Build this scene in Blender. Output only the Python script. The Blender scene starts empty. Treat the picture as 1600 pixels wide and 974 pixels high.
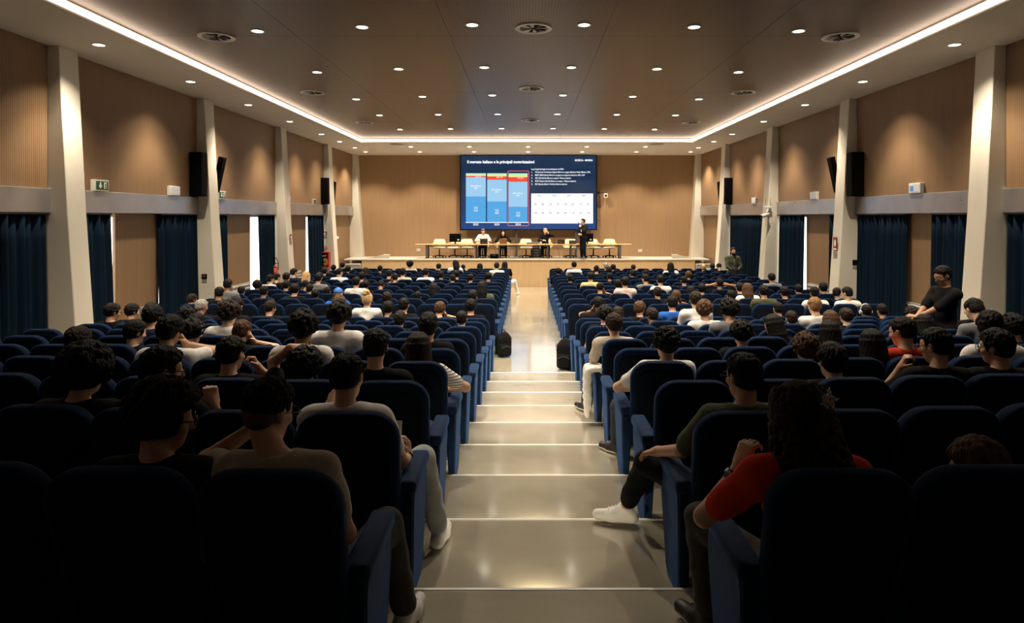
import bpy, bmesh, math, random
import numpy as np
from mathutils import Matrix, Vector

# ------------------------------------------------------------ camera, world, light level
S = bpy.context.scene
C = S.collection
PI = math.pi
EYE = 2.879                      # eye height above the low floor
cam = bpy.data.cameras.new('camera')
cam.sensor_width = 36.0
cam.lens = 1050.0 / 1600.0 * 36.0
cam.shift_x = -23.0 / 1600.0
cam.shift_y = -148.0 / 1600.0
cam.clip_end = 100
camo = bpy.data.objects.new('camera', cam)
C.objects.link(camo)
camo.location = (0, 0, EYE)
camo.rotation_euler = (PI / 2, 0, 0)
S.camera = camo
S.view_settings.view_transform = 'Standard'
S.view_settings.look = 'None'
S.view_settings.gamma = 1.0
S.view_settings.exposure = 0.30
S.view_settings.use_curve_mapping = False
W = bpy.data.worlds.new('world')
S.world = W
W.use_nodes = True
W.node_tree.nodes['Background'].inputs[0].default_value = (0.6, 0.7, 0.9, 1)
W.node_tree.nodes['Background'].inputs[1].default_value = 0.0
SPOT_W = 270.0        # dark wooden ceiling downlights
SOFFIT_W = 430.0      # soffit downlights along the walls
STAGE_W = 520.0       # soffit downlights over the stage
WARM = (1.0, 0.85, 0.66)
LED = 4.5
STEP_W = 15.0

# ------------------------------------------------------------ materials
M = {}
def mat(name, col, rough=0.6, metal=0.0, emit=None, estr=0.0, sheen=0.0, spec=0.5, coat=0.0):
    m = bpy.data.materials.new(name); m.use_nodes = True
    b = m.node_tree.nodes['Principled BSDF']
    b.inputs['Base Color'].default_value = (*col, 1)
    b.inputs['Roughness'].default_value = rough
    b.inputs['Metallic'].default_value = metal
    b.inputs['Specular IOR Level'].default_value = spec
    if sheen:
        b.inputs['Sheen Weight'].default_value = sheen
        b.inputs['Sheen Tint'].default_value = (*[min(1.0, c * 6 + 0.02) for c in col], 1)
        b.inputs['Sheen Roughness'].default_value = 0.4
    if coat:
        b.inputs['Coat Weight'].default_value = coat; b.inputs['Coat Roughness'].default_value = 0.09; b.inputs['Coat IOR'].default_value = 1.8
    if emit:
        b.inputs['Emission Color'].default_value = (*emit, 1)
        b.inputs['Emission Strength'].default_value = estr
    M[name] = m
    return m
def nodes(m): return m.node_tree.nodes, m.node_tree.links, m.node_tree.nodes['Principled BSDF']
def noise_col(m, c1, c2, scale=6.0, stretch=(1, 1, 1), detail=3.0, bump=0.0, bscale=None, rough=None):
    N, L, b = nodes(m)
    tc = N.new('ShaderNodeTexCoord'); mp = N.new('ShaderNodeMapping')
    mp.inputs['Scale'].default_value = stretch
    L.new(tc.outputs['Object'], mp.inputs['Vector'])
    n = N.new('ShaderNodeTexNoise'); n.inputs['Scale'].default_value = scale; n.inputs['Detail'].default_value = detail
    L.new(mp.outputs[0], n.inputs['Vector'])
    r = N.new('ShaderNodeValToRGB')
    r.color_ramp.elements[0].position = 0.3; r.color_ramp.elements[1].position = 0.7
    r.color_ramp.elements[0].color = (*c1, 1); r.color_ramp.elements[1].color = (*c2, 1)
    L.new(n.outputs['Fac'], r.inputs[0]); L.new(r.outputs[0], b.inputs['Base Color'])
    if rough:
        rr = N.new('ShaderNodeMapRange'); rr.inputs['To Min'].default_value = rough[0]; rr.inputs['To Max'].default_value = rough[1]
        L.new(n.outputs['Fac'], rr.inputs['Value']); L.new(rr.outputs[0], b.inputs['Roughness'])
    if bump:
        n2 = N.new('ShaderNodeTexNoise'); n2.inputs['Scale'].default_value = bscale or scale * 8
        L.new(mp.outputs[0], n2.inputs['Vector'])
        bp = N.new('ShaderNodeBump'); bp.inputs['Strength'].default_value = bump; bp.inputs['Distance'].default_value = 0.01
        L.new(n2.outputs['Fac'], bp.inputs['Height']); L.new(bp.outputs[0], b.inputs['Normal'])
    return m
def grooved(name, base, dark, axis, period, rough=0.5, fine=14.0, spec=0.4):
    """wood veneer with fine parallel grooves across AXIS"""
    m = mat(name, base, rough, spec=spec)
    N, L, b = nodes(m)
    tc = N.new('ShaderNodeTexCoord'); sp = N.new('ShaderNodeSeparateXYZ')
    L.new(tc.outputs['Object'], sp.inputs[0])
    d = N.new('ShaderNodeMath'); d.operation = 'DIVIDE'; d.inputs[1].default_value = period
    L.new(sp.outputs[axis], d.inputs[0])
    f = N.new('ShaderNodeMath'); f.operation = 'FRACT'; L.new(d.outputs[0], f.inputs[0])
    cr = N.new('ShaderNodeValToRGB'); e = cr.color_ramp.elements
    e[0].position = 0.0; e[0].color = (1, 1, 1, 1); e[1].position = 0.72; e[1].color = (1, 1, 1, 1)
    x = e.new(0.80); x.color = (0, 0, 0, 1); x = e.new(0.94); x.color = (0, 0, 0, 1); x = e.new(1.0); x.color = (1, 1, 1, 1)
    L.new(f.outputs[0], cr.inputs[0])
    mp = N.new('ShaderNodeMapping')
    st = [6.0, 6.0, 6.0]
    if axis == 0 and name.startswith('ceil'): st[1] = 0.35
    else: st[2] = 0.35
    mp.inputs['Scale'].default_value = st
    L.new(tc.outputs['Object'], mp.inputs[0])
    n = N.new('ShaderNodeTexNoise'); n.inputs['Scale'].default_value = fine / 6.0; n.inputs['Detail'].default_value = 4
    L.new(mp.outputs[0], n.inputs['Vector'])
    mix = N.new('ShaderNodeMix'); mix.data_type = 'RGBA'
    mix.inputs['A'].default_value = (base[0] * .82, base[1] * .80, base[2] * .78, 1)
    mix.inputs['B'].default_value = (min(1, base[0] * 1.12), min(1, base[1] * 1.12), min(1, base[2] * 1.12), 1)
    L.new(n.outputs['Fac'], mix.inputs['Factor'])
    m2 = N.new('ShaderNodeMix'); m2.data_type = 'RGBA'
    m2.inputs['A'].default_value = (*dark, 1)
    L.new(mix.outputs['Result'], m2.inputs['B']); L.new(cr.outputs[0], m2.inputs['Factor'])
    L.new(m2.outputs['Result'], b.inputs['Base Color'])
    bp = N.new('ShaderNodeBump'); bp.inputs['Strength'].default_value = 0.35; bp.inputs['Distance'].default_value = 0.006
    L.new(cr.outputs[0], bp.inputs['Height']); L.new(bp.outputs[0], b.inputs['Normal'])
    return m
grooved('wood_wall', (0.250, 0.153, 0.080), (0.105, 0.062, 0.031), 1, 0.045)  # same wood as the back wall, darkened to stand for dimmer light
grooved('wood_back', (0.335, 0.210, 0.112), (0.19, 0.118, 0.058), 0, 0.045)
grooved('wood_stage', (0.56, 0.39, 0.21), (0.36, 0.24, 0.12), 0, 0.060)
grooved('ceil_wood', (0.082, 0.043, 0.020), (0.006, 0.0035, 0.002), 0, 0.046, rough=0.33, spec=0.28)
noise_col(mat('plaster', (0.72, 0.68, 0.60), 0.75), (0.68, 0.64, 0.56), (0.76, 0.72, 0.64), 2.5, bump=0.04)
noise_col(mat('column_paint', (0.74, 0.70, 0.61), 0.6), (0.58, 0.54, 0.455), (0.66, 0.62, 0.53), 1.6, (1, 1, 0.5), bump=0.05)
noise_col(mat('soffit', (0.56, 0.52, 0.46), 0.8), (0.54, 0.50, 0.44), (0.58, 0.54, 0.48), 1.2)
noise_col(mat('beam_metal', (0.42, 0.41, 0.41), 0.32, metal=0.75), (0.36, 0.35, 0.35), (0.46, 0.45, 0.46), 1.5, (1, 1, 1), rough=(0.22, 0.4))
noise_col(mat('resin_floor', (0.36, 0.335, 0.27), 0.22, spec=0.9, coat=0.8), (0.31, 0.280, 0.212), (0.43, 0.392, 0.30), 1.3, (1, 1.6, 1), detail=6, rough=(0.12, 0.22))
noise_col(mat('curtain', (0.002, 0.014, 0.026), 0.9, spec=0.1), (0.0007, 0.0058, 0.014), (0.0017, 0.011, 0.024), 3, (1, 1, 0.2))
noise_col(mat('velvet', (0.004, 0.016, 0.050), 0.85, sheen=0.45, spec=0.1), (0.0018, 0.0085, 0.028), (0.0035, 0.0150, 0.046), 9, bump=0.15, bscale=60)
mat('velvet_dark', (0.003, 0.006, 0.014), 0.9, spec=0.1)
noise_col(mat('velvet_panel', (0.008, 0.032, 0.095), 0.75, sheen=0.4, spec=0.15), (0.003, 0.014, 0.044), (0.0075, 0.028, 0.080), 14, bump=0.2, bscale=50)
mat('white_strip', (0.86, 0.84, 0.78), 0.4)
mat('white_plastic', (0.60, 0.585, 0.54), 0.45)
mat('grey_metal', (0.38, 0.38, 0.37), 0.4, metal=0.6)
mat('chrome', (0.8, 0.8, 0.82), 0.18, metal=1.0)
mat('black', (0.0015, 0.0015, 0.0018), 0.7, spec=0.06)
mat('black_gloss', (0.008, 0.008, 0.010), 0.2)
mat('dark_grey', (0.05, 0.05, 0.055), 0.6)
mat('mid_grey', (0.24, 0.235, 0.22), 0.65)
mat('stage_top', (0.46, 0.43, 0.37), 0.45)
mat('red_paint', (0.45, 0.02, 0.018), 0.4)
mat('sign_green', (0.006, 0.075, 0.034), 0.5)
mat('sign_red', (0.20, 0.02, 0.015), 0.5)
mat('sign_blue', (0.10, 0.30, 0.62), 0.5)
mat('cream_leather', (0.74, 0.62, 0.38), 0.45)
mat('table_wood', (0.42, 0.26, 0.12), 0.45)
mat('glass_front', (0.10, 0.07, 0.04), 0.08)
mat('hose_yellow', (0.60, 0.50, 0.10), 0.6)
mat('paper', (0.80, 0.79, 0.75), 0.7)
mat('lens', (1, 1, 1), 0.4, emit=(1.0, 0.93, 0.80), estr=9.0)
mat('led', (1, 1, 1), 0.4, emit=(1.0, 0.76, 0.56), estr=LED)
mat('step_lens', (1, 1, 1), 0.4, emit=(1.0, 0.9, 0.72), estr=4.0)
mat('daylight', (1, 1, 1), 0.4, emit=(1.0, 0.97, 0.88), estr=2.6)
def screen_mat(name, col, k=1.0):
    return mat(name, (0.01, 0.01, 0.01), 0.25, emit=col, estr=k)

# ------------------------------------------------------------ mesh helpers
def link(o, parent=None):
    C.objects.link(o)
    if parent: o.parent = parent
    return o
def obj(name, bm, m, parent=None, smooth=False, loc=None):
    me = bpy.data.meshes.new(name)
    if smooth:
        for f in bm.faces: f.smooth = True
    bm.to_mesh(me); bm.free()
    me.materials.append(M[m] if isinstance(m, str) else m)
    o = bpy.data.objects.new(name, me)
    if loc: o.location = loc
    return link(o, parent)
def empty(name, loc=(0, 0, 0), rz=0.0):
    o = bpy.data.objects.new(name, None); o.location = loc; o.rotation_euler = (0, 0, rz)
    o.empty_display_size = 0.1
    return link(o)
def tag(o, label, cat, group=None):
    o['label'] = label; o['category'] = cat
    if group: o['group'] = group
    return o
def struct(o):
    o['kind'] = 'structure'; return o
def share(o, parent=None, loc=None):
    c = o.copy(); C.objects.link(c)
    c.parent = parent
    if loc is not None: c.location = loc
    return c
def dup(root, loc, rz=None):
    r = root.copy(); C.objects.link(r); r.location = loc
    if rz is not None: r.rotation_euler = (0, 0, rz)
    for ch in list(root.children):
        c = ch.copy(); C.objects.link(c); c.parent = r
        for g in ch.children:
            d = g.copy(); C.objects.link(d); d.parent = c
    return r
def NB(): return bmesh.new()
def box(bm, x0, x1, y0, y1, z0, z1):
    v = [bm.verts.new(p) for p in ((x0, y0, z0), (x1, y0, z0), (x1, y1, z0), (x0, y1, z0), (x0, y0, z1), (x1, y0, z1), (x1, y1, z1), (x0, y1, z1))]
    for f in ((0, 3, 2, 1), (4, 5, 6, 7), (0, 1, 5, 4), (1, 2, 6, 5), (2, 3, 7, 6), (3, 0, 4, 7)):
        bm.faces.new([v[i] for i in f])
    return bm
def bxo(*a): return box(NB(), *a)
def rbox(x0, x1, y0, y1, z0, z1, r=0.01, seg=2):
    bm = bxo(x0, x1, y0, y1, z0, z1)
    bmesh.ops.bevel(bm, geom=bm.edges[:], offset=r, segments=seg, affect='EDGES', profile=0.5)
    return bm
def prism(bm, pts, axis, a, b):
    """closed polygon PTS extruded along AXIS from a to b"""
    def P(p, t):
        if axis == 0: return (t, p[0], p[1])
        if axis == 1: return (p[0], t, p[1])
        return (p[0], p[1], t)
    A = [bm.verts.new(P(p, a)) for p in pts]; B = [bm.verts.new(P(p, b)) for p in pts]
    n = len(pts)
    bm.faces.new(A); bm.faces.new(B[::-1])
    for i in range(n): bm.faces.new((A[i], B[i], B[(i + 1) % n], A[(i + 1) % n]))
    bmesh.ops.recalc_face_normals(bm, faces=bm.faces[:])
    return bm
def loft(rings):
    """list of equal-length closed 3-D rings; capped at both ends"""
    bm = NB()
    R = [[bm.verts.new(p) for p in r] for r in rings]
    n = len(R[0])
    for a, b in zip(R[:-1], R[1:]):
        for i in range(n): bm.faces.new((a[i], a[(i + 1) % n], b[(i + 1) % n], b[i]))
    bm.faces.new(R[0][::-1]); bm.faces.new(R[-1])
    bmesh.ops.recalc_face_normals(bm, faces=bm.faces[:])
    return bm
def cyl(bm, p0, p1, r0, r1=None, n=12):
    r1 = r0 if r1 is None else r1
    p0 = Vector(p0); p1 = Vector(p1); d = (p1 - p0).normalized()
    u = d.orthogonal().normalized(); v = d.cross(u)
    A = []; B = []
    for i in range(n):
        a = 2 * PI * i / n; w = u * math.cos(a) + v * math.sin(a)
        A.append(bm.verts.new(p0 + w * r0)); B.append(bm.verts.new(p1 + w * r1))
    for i in range(n): bm.faces.new((A[i], A[(i + 1) % n], B[(i + 1) % n], B[i]))
    bm.faces.new(A[::-1]); bm.faces.new(B)
    return bm
def tube(bm, pts, r, n=6):
    for a, b in zip(pts[:-1], pts[1:]): cyl(bm, a, b, r, r, n)
    return bm
def ring(bm, r0, r1, z0, z1, n=24):
    """flat ring between radii r0<r1, thickness z0..z1"""
    L = []
    for (r, z) in ((r0, z0), (r1, z0), (r1, z1), (r0, z1)):
        L.append([bm.verts.new((r * math.cos(2 * PI * i / n), r * math.sin(2 * PI * i / n), z)) for i in range(n)])
    for k in range(4):
        a = L[k]; b = L[(k + 1) % 4]
        for i in range(n): bm.faces.new((a[i], a[(i + 1) % n], b[(i + 1) % n], b[i]))
    bmesh.ops.recalc_face_normals(bm, faces=bm.faces[:])
    return bm
def disc(bm, r, z, n=24, z2=None):
    cyl(bm, (0, 0, z), (0, 0, z2 if z2 is not None else z + 0.004), r, r, n); return bm
def lamp(name, loc, power, parent, angle=100, blend=0.5, rot=(0, 0, 0), col=WARM, size=0.06):
    l = bpy.data.lights.new(name, 'SPOT'); l.energy = power; l.color = col
    l.spot_size = math.radians(angle); l.spot_blend = blend; l.shadow_soft_size = size
    o = bpy.data.objects.new(name, l); o.location = loc; o.rotation_euler = rot
    return link(o, parent)
ORD = ['first', 'second', 'third', 'fourth', 'fifth', 'sixth', 'seventh', 'eighth', 'ninth', 'tenth', 'eleventh', 'twelfth', 'thirteenth', 'fourteenth',
       'fifteenth', 'sixteenth', 'seventeenth', 'eighteenth', 'nineteenth', 'twentieth', 'twenty-first', 'twenty-second']
# ------------------------------------------------------------ the room
XW = 8.12; YB = 31.75; SOF = 5.79; CEI = 5.95; YN = -6.0
BEAM0, BEAM1 = 2.95, 3.36
SLOPE = 0.013; YF = 12.0
def zflat(y): return -SLOPE * (y - YF)
NOSE = lambda k: 1.05 * (3.43 + k)
def ztier(k): return EYE - (1.993 + 0.0984 * k)
# floor: one slab per tier, then the gently falling flat
fb = NB()
for k in range(-9, 9):
    y1 = NOSE(k); y0 = NOSE(k - 1) if k > -9 else YN
    box(fb, -8.6, 8.6, y0, y1, -0.6, ztier(k))
prism(fb, [(YF, -0.6), (YB + 0.2, -0.9), (YB + 0.2, zflat(YB + 0.2)), (YF, 0.0)], 0, -8.6, 8.6)
floor = struct(obj('floor', fb, 'resin_floor'))
for k in range(0, 9):
    obj('nosing', rbox(-7.4, 7.4, NOSE(k) - 0.022, NOSE(k) + 0.004, ztier(k) - 0.02, ztier(k) + 0.004, 0.003, 1), 'white_strip', floor)
# walls
def wallbox(name, a, m): return struct(obj(name, bxo(*a), m))
wl = wallbox('wall_left', (-8.75, -8.45, YN, YB + 0.3, -0.6, 6.3), 'plaster')
wr = wallbox('wall_right', (8.45, 8.75, YN, YB + 0.3, -0.6, 6.3), 'plaster')
wb = wallbox('wall_back', (-8.75, 8.75, YB + 0.06, YB + 0.3, -0.6, 6.3), 'plaster')
wf = wallbox('wall_front', (-8.75, 8.75, YN - 0.3, YN, -0.6, 6.3), 'wood_back')
# column lines (near faces), bays between them
COLY = [1.10, 6.25, 11.40, 16.54, 21.70, 26.85, 31.30]
CD = 0.49
def column(side, y, parent):
    s = side
    def ring4(z, xi): return [(s * xi, y, z), (s * 8.5, y, z), (s * 8.5, y + CD, z), (s * xi, y + CD, z)]
    r = [ring4(-0.4, 7.56), ring4(1.0, 7.655), ring4(3.0, 7.79), ring4(SOF + 0.01, 7.94)]
    bm = loft(r)
    bmesh.ops.bevel(bm, geom=[e for e in bm.edges if abs(e.verts[0].co.z - e.verts[1].co.z) > 0.5], offset=0.012, segments=1, affect='EDGES')
    return obj('column', bm, 'column_paint', parent)
for s, w in ((-1, wl), (1, wr)):
    for y in COLY: column(s, y, w)
    edges = [YN] + COLY
    for i in range(len(edges)):
        y0 = YN if i == 0 else COLY[i - 1] + CD
        y1 = COLY[i] if i < len(COLY) else YB
        if i == len(COLY): break
        x0, x1 = sorted((s * XW, s * 8.46))
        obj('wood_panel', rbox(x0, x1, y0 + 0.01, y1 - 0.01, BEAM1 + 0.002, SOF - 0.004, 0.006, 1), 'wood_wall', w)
        x0, x1 = sorted((s * (XW - 0.05), s * 8.46))
        obj('beam', rbox(x0, x1, y0, y1, BEAM0, BEAM1, 0.008, 1), 'beam_metal', w)
def lower_panel(side, y0, y1, w, z0=-0.3):
    x0, x1 = sorted((side * 8.24, side * 8.30))
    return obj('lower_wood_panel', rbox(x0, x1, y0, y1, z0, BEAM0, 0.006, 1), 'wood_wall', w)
def grille(side, y0, y1, z0, z1, w):
    x0, x1 = sorted((side * 8.20, side * 8.26))
    g = obj('vent_grille', rbox(x0, x1, y0, y1, z0, z1, 0.006, 1), 'mid_grey', w)
    n = 9
    for k in range(n):
        z = z0 + 0.05 + (z1 - z0 - 0.1) * k / (n - 1)
        a, b = sorted((side * 8.175, side * 8.205))
        obj('slat', bxo(a, b, y0 + 0.03, y1 - 0.03, z - 0.014, z + 0.014), 'white_plastic', g)
for side, w, lst in ((-1, wl, ((13.46, 15.05), (18.45, 20.03), (23.4, 25.08), (27.34, 31.3))), (1, wr, ((13.62, 14.7), (18.2, 19.8), (27.34, 31.3)))):
    for a, b in lst: lower_panel(side, a, b, w)
grille(-1, 14.3, 15.0, 0.1, 0.95, wl); grille(-1, 18.7, 19.95, 0.0, 0.95, wl); grille(-1, 23.2, 24.4, 0.0, 0.95, wl)
grille(1, 13.35, 14.65, 0.25, 1.05, wr); grille(1, 18.0, 19.6, 0.0, 0.95, wr)
# windows behind the curtain gaps
wn = 0
for side, y0, y1 in ((-1, 11.95, 16.5), (-1, 17.1, 21.65), (-1, 22.25, 26.8), (1, 11.95, 16.5), (1, 17.1, 21.65), (1, 22.25, 26.8)):
    wn += 1
    x0, x1 = sorted((side * 8.38, side * 8.455))
    fr = NB()
    for a in (y0, (y0 + y1) / 2 - 0.03, y1 - 0.06): box(fr, x0, x1, a, a + 0.06, 0.0, BEAM0)
    box(fr, x0, x1, y0, y1, 0.0, 0.08); box(fr, x0, x1, y0, y1, BEAM0 - 0.08, BEAM0)
    wo = struct(obj('window_%d' % wn, fr, 'white_plastic'))
    x0, x1 = sorted((side * 8.41, side * 8.42))
    obj('pane', bxo(x0, x1, y0 + 0.05, y1 - 0.05, 0.06, BEAM0 - 0.06), 'daylight', wo)
# back wall panelling in tall boards
nb = 13
for k in range(nb):
    a = -7.94 + 15.88 * k / nb; b = -7.94 + 15.88 * (k + 1) / nb
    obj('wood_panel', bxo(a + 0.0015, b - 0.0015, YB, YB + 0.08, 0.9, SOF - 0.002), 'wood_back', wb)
# ceiling: plaster soffit ring, luminous cove, grooved wooden centre
CX = 6.5; CY0, CY1 = -3.0, 1.05 * 25.1
cb = NB()
box(cb, -8.75, -CX, YN, YB + 0.3, SOF, SOF + 0.5); box(cb, CX, 8.75, YN, YB + 0.3, SOF, SOF + 0.5)
box(cb, -CX, CX, CY1, YB + 0.3, SOF, SOF + 0.5); box(cb, -CX, CX, YN, CY0, SOF, SOF + 0.5)
ceil = struct(obj('ceiling', cb, 'soffit'))
seams = [CY0] + [1.10, 6.25, 11.40, 16.54, 21.70] + [CY1]
for j in range(len(seams) - 1):
    for i in range(5):
        a = -CX + 2 * CX * i / 5; b = -CX + 2 * CX * (i + 1) / 5
        obj('ceiling_panel', bxo(a + 0.003, b - 0.003, seams[j] + 0.005, seams[j + 1] - 0.005, CEI, CEI + 0.06), 'ceil_wood', ceil)
obj('ceiling_backing', bxo(-CX, CX, CY0, CY1, CEI + 0.07, CEI + 0.2), 'black', ceil)
h0, h1 = SOF + 0.035, SOF + 0.135
obj('cove_light', bxo(-CX, -CX + 0.012, CY0, CY1, h0, h1), 'led', ceil)
obj('cove_light', bxo(CX - 0.012, CX, CY0, CY1, h0, h1), 'led', ceil)
obj('cove_light', bxo(-CX, CX, CY1 - 0.012, CY1, h0, h1), 'led', ceil)
# ------------------------------------------------------------ downlights
dl = empty('downlight')
obj('trim_ring', ring(NB(), 0.088, 0.115, -0.012, 0.002), 'white_plastic', dl)
obj('lens', disc(NB(), 0.09, -0.008, z2=0.0), 'lens', dl)
first = [True]
def downlight(x, y, z, power, label, group, angle=112, blend=0.55):
    if first[0]: d = dl; d.location = (x, y, z); first[0] = False
    else: d = dup(dl, (x, y, z))
    tag(d, label, 'light', group)
    if power: lamp('lamp', (0, 0, -0.03), power, d, 86 if abs(x) > 7 and y < 29 else angle, 0.65 if abs(x) > 7 else blend)
    return d
plain = []
rows_c = [7.25, 10.2, 13.1, 16.1, 19.1, 22.2]
for j, dd in enumerate(rows_c):
    for i in range(6):
        x = -4.44 + 1.785 * i
        t = abs(i - 2.5) / 2.5
        plain.append((x, 1.05 * dd * (1 + 0.035 * t * t * (1 if j < 4 else 0.3)), CEI, SPOT_W * (0.55 if j == 0 else 1.0),
            'round white downlight in the dark wooden ceiling, %s row from the stage, %s from left' % (ORD[5 - j], ORD[i]), 'downlights in the wooden ceiling'))
rows_s = [7.9, 10.8, 13.75, 16.6, 19.5, 22.5, 24.7, 26.9]
for side in (-1, 1):
    for j, dd in enumerate(rows_s):
        plain.append((side * 7.22, 1.05 * dd, SOF, SOFFIT_W * (0.18 if j == 0 else (1.0 if j < 6 else 0.8)),
            'round white downlight in the pale soffit above the %s wall, %s from the stage' % ('left' if side < 0 else 'right', ORD[7 - j]), 'soffit downlights along the walls'))
for i in range(5):
    plain.append((-4.8 + 2.43 * i, 1.05 * 26.5, SOF, STAGE_W, 'round white downlight in the pale soffit before the stage, %s from left' % ORD[i], 'soffit downlights before the stage'))
for i in range(7):
    plain.append((-7.2 + 2.42 * i, 1.05 * 28.6, SOF, STAGE_W * 0.75, 'small white downlight in the soffit right over the screen wall, %s from left' % ORD[i], 'soffit downlights over the stage'))
for p in plain: downlight(*p)
# round air diffusers
vt = empty('air_diffuser')
obj('outer_ring', ring(NB(), 0.25, 0.30, -0.018, 0.0, 32), 'white_plastic', vt)
obj('inner_ring', ring(NB(), 0.225, 0.245, -0.012, 0.002, 32), 'white_plastic', vt)
obj('throat', disc(NB(), 0.225, -0.002, 32, z2=0.002), 'black', vt)
for k in range(8):
    a = 2 * PI * k / 8
    bm = NB()
    p = [(0.03, 0.0), (0.215, -0.055), (0.215, 0.035)]
    v = [bm.verts.new((math.cos(a) * q[0] - math.sin(a) * q[1], math.sin(a) * q[0] + math.cos(a) * q[1], z)) for z in (-0.004, -0.010) for q in p]
    v[1].co.z = -0.016; v[4].co.z = -0.022
    for f in ((0, 1, 2), (5, 4, 3), (0, 3, 4, 1), (1, 4, 5, 2), (2, 5, 3, 0)): bm.faces.new([v[i] for i in f])
    bmesh.ops.recalc_face_normals(bm, faces=bm.faces[:])
    obj('vane', bm, 'grey_metal' if k % 3 else 'dark_grey', vt)
vn = 0
for j, dd in enumerate((10.6, 15.5, 20.5)):
    for i, x in enumerate((-5.28, 0.11, 5.34)):
        v = vt if vn == 0 else dup(vt, (0, 0, 0))
        v.location = (x, 1.05 * (dd + (0.3 if i != 1 else -0.2)), CEI); v.rotation_euler = (0, 0, 0.7 * vn); vn += 1
        tag(v, 'round grey swirl air diffuser in the wooden ceiling, %s row from the stage, %s' % (ORD[2 - j], ('left', 'middle', 'right')[i]), 'vent', 'ceiling air diffusers')
for i, x in enumerate((-5.2, 5.2)):
    v = obj('ceiling_access_cover', ring(disc(NB(), 0.24, -0.004, 28), 0.24, 0.28, -0.012, 0.0, 28), 'mid_grey', loc=(x, 1.05 * 25.6, SOF))
    tag(v, 'flat round grey cover in the soffit behind the cove, %s one' % ('left', 'right')[i], 'vent', 'soffit covers')
# ------------------------------------------------------------ curtains
def curtain(side, y0, y1, label, flare0=0.0, flare1=0.0, z0=-0.1, seed=0):
    rnd = random.Random(seed)
    L = y1 - y0
    n = max(12, int(L / 0.028))
    npl = max(2, round(L / 0.17))
    ph = rnd.random() * 6
    rings = []
    for kz in range(7):
        t = kz / 6.0; z = BEAM0 + 0.03 + (z0 - BEAM0 - 0.03) * t
        f = []; bk = []
        for i in range(n + 1):
            u = i / n
            y = y0 + L * u + flare0 * t * (1 - u) + flare1 * t * u
            amp = 0.035 + 0.02 * math.sin(3.1 * u * npl + ph + t)
            x = 8.15 - 0.05 * t + amp * math.sin(2 * PI * npl * u + 0.5 * math.sin(2.3 * u * npl + ph) + 0.25 * t) 
            f.append((side * (x - 0.006), y, z)); bk.append((side * (x + 0.006), y, z))
        rings.append(f + bk[::-1])
    c = obj('curtain', loft(rings), 'curtain', smooth=True)
    # heading rail that the pleats hang from
    x0, x1 = sorted((side * 8.09, side * 8.23))
    obj('curtain_rail', bxo(x0, x1, y0, y1, BEAM0 - 0.03, BEAM0), 'dark_grey', c)
    return tag(c, label, 'curtain', 'dark teal curtains')
curtain(-1, 4.9, 11.38, 'wide dark teal curtain at the left edge, before the first white pillar', seed=1)
curtain(-1, 11.92, 13.12, 'dark teal curtain just past the left front pillar, beside a bright window slit', 0, 0.1, seed=2)
curtain(-1, 14.9, 16.53, 'dark teal curtain between the tall wooden panel and the second left pillar', seed=3)
curtain(-1, 17.06, 18.25, 'narrow dark teal curtain just past the second left pillar', seed=4)
curtain(-1, 20.38, 21.66, 'dark teal curtain beside the broadest bright window slit on the left', 0.1, 0, seed=5)
curtain(-1, 22.22, 23.05, 'thin dark curtain strip just past the third left pillar', seed=6)
curtain(-1, 25.1, 26.8, 'dark teal curtain next to the red hose cabinet', seed=7)
curtain(1, 4.9, 11.38, 'wide dark teal curtain at the right edge, before the first white pillar', seed=8)
curtain(1, 11.92, 13.5, 'dark teal curtain behind the standing person in black', seed=9)
curtain(1, 14.38, 16.53, 'dark teal curtain by the pillar with a small black thermostat on the right', seed=10)
curtain(1, 17.06, 18.0, 'narrow dark teal curtain just past the second right pillar', seed=11)
curtain(1, 19.74, 21.66, 'dark teal curtain with a thin bright slit beside it on the right', seed=12)
curtain(1, 22.22, 26.8, 'wide teal curtain behind the bearded man in the olive jacket', seed=13)
# ------------------------------------------------------------ step lights in the risers of the centre aisle
for k in range(0, 9):
    s = empty('step_light', (0.08, NOSE(k), ztier(k) - 0.05))
    obj('housing', rbox(-0.07, 0.07, 0.0, 0.008, -0.022, 0.022, 0.003, 1), 'grey_metal', s)
    obj('lens', bxo(-0.055, 0.055, 0.008, 0.011, -0.014, 0.006), 'step_lens', s)
    tag(s, 'small step light set in the riser of the %s aisle step from the camera' % ORD[k], 'light', 'aisle step lights')
    lamp('lamp', (0, 0.02, 0.0), STEP_W, s, 110, 0.35, (math.radians(66), 0, 0), (1.0, 0.85, 0.6), 0.02)
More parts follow.
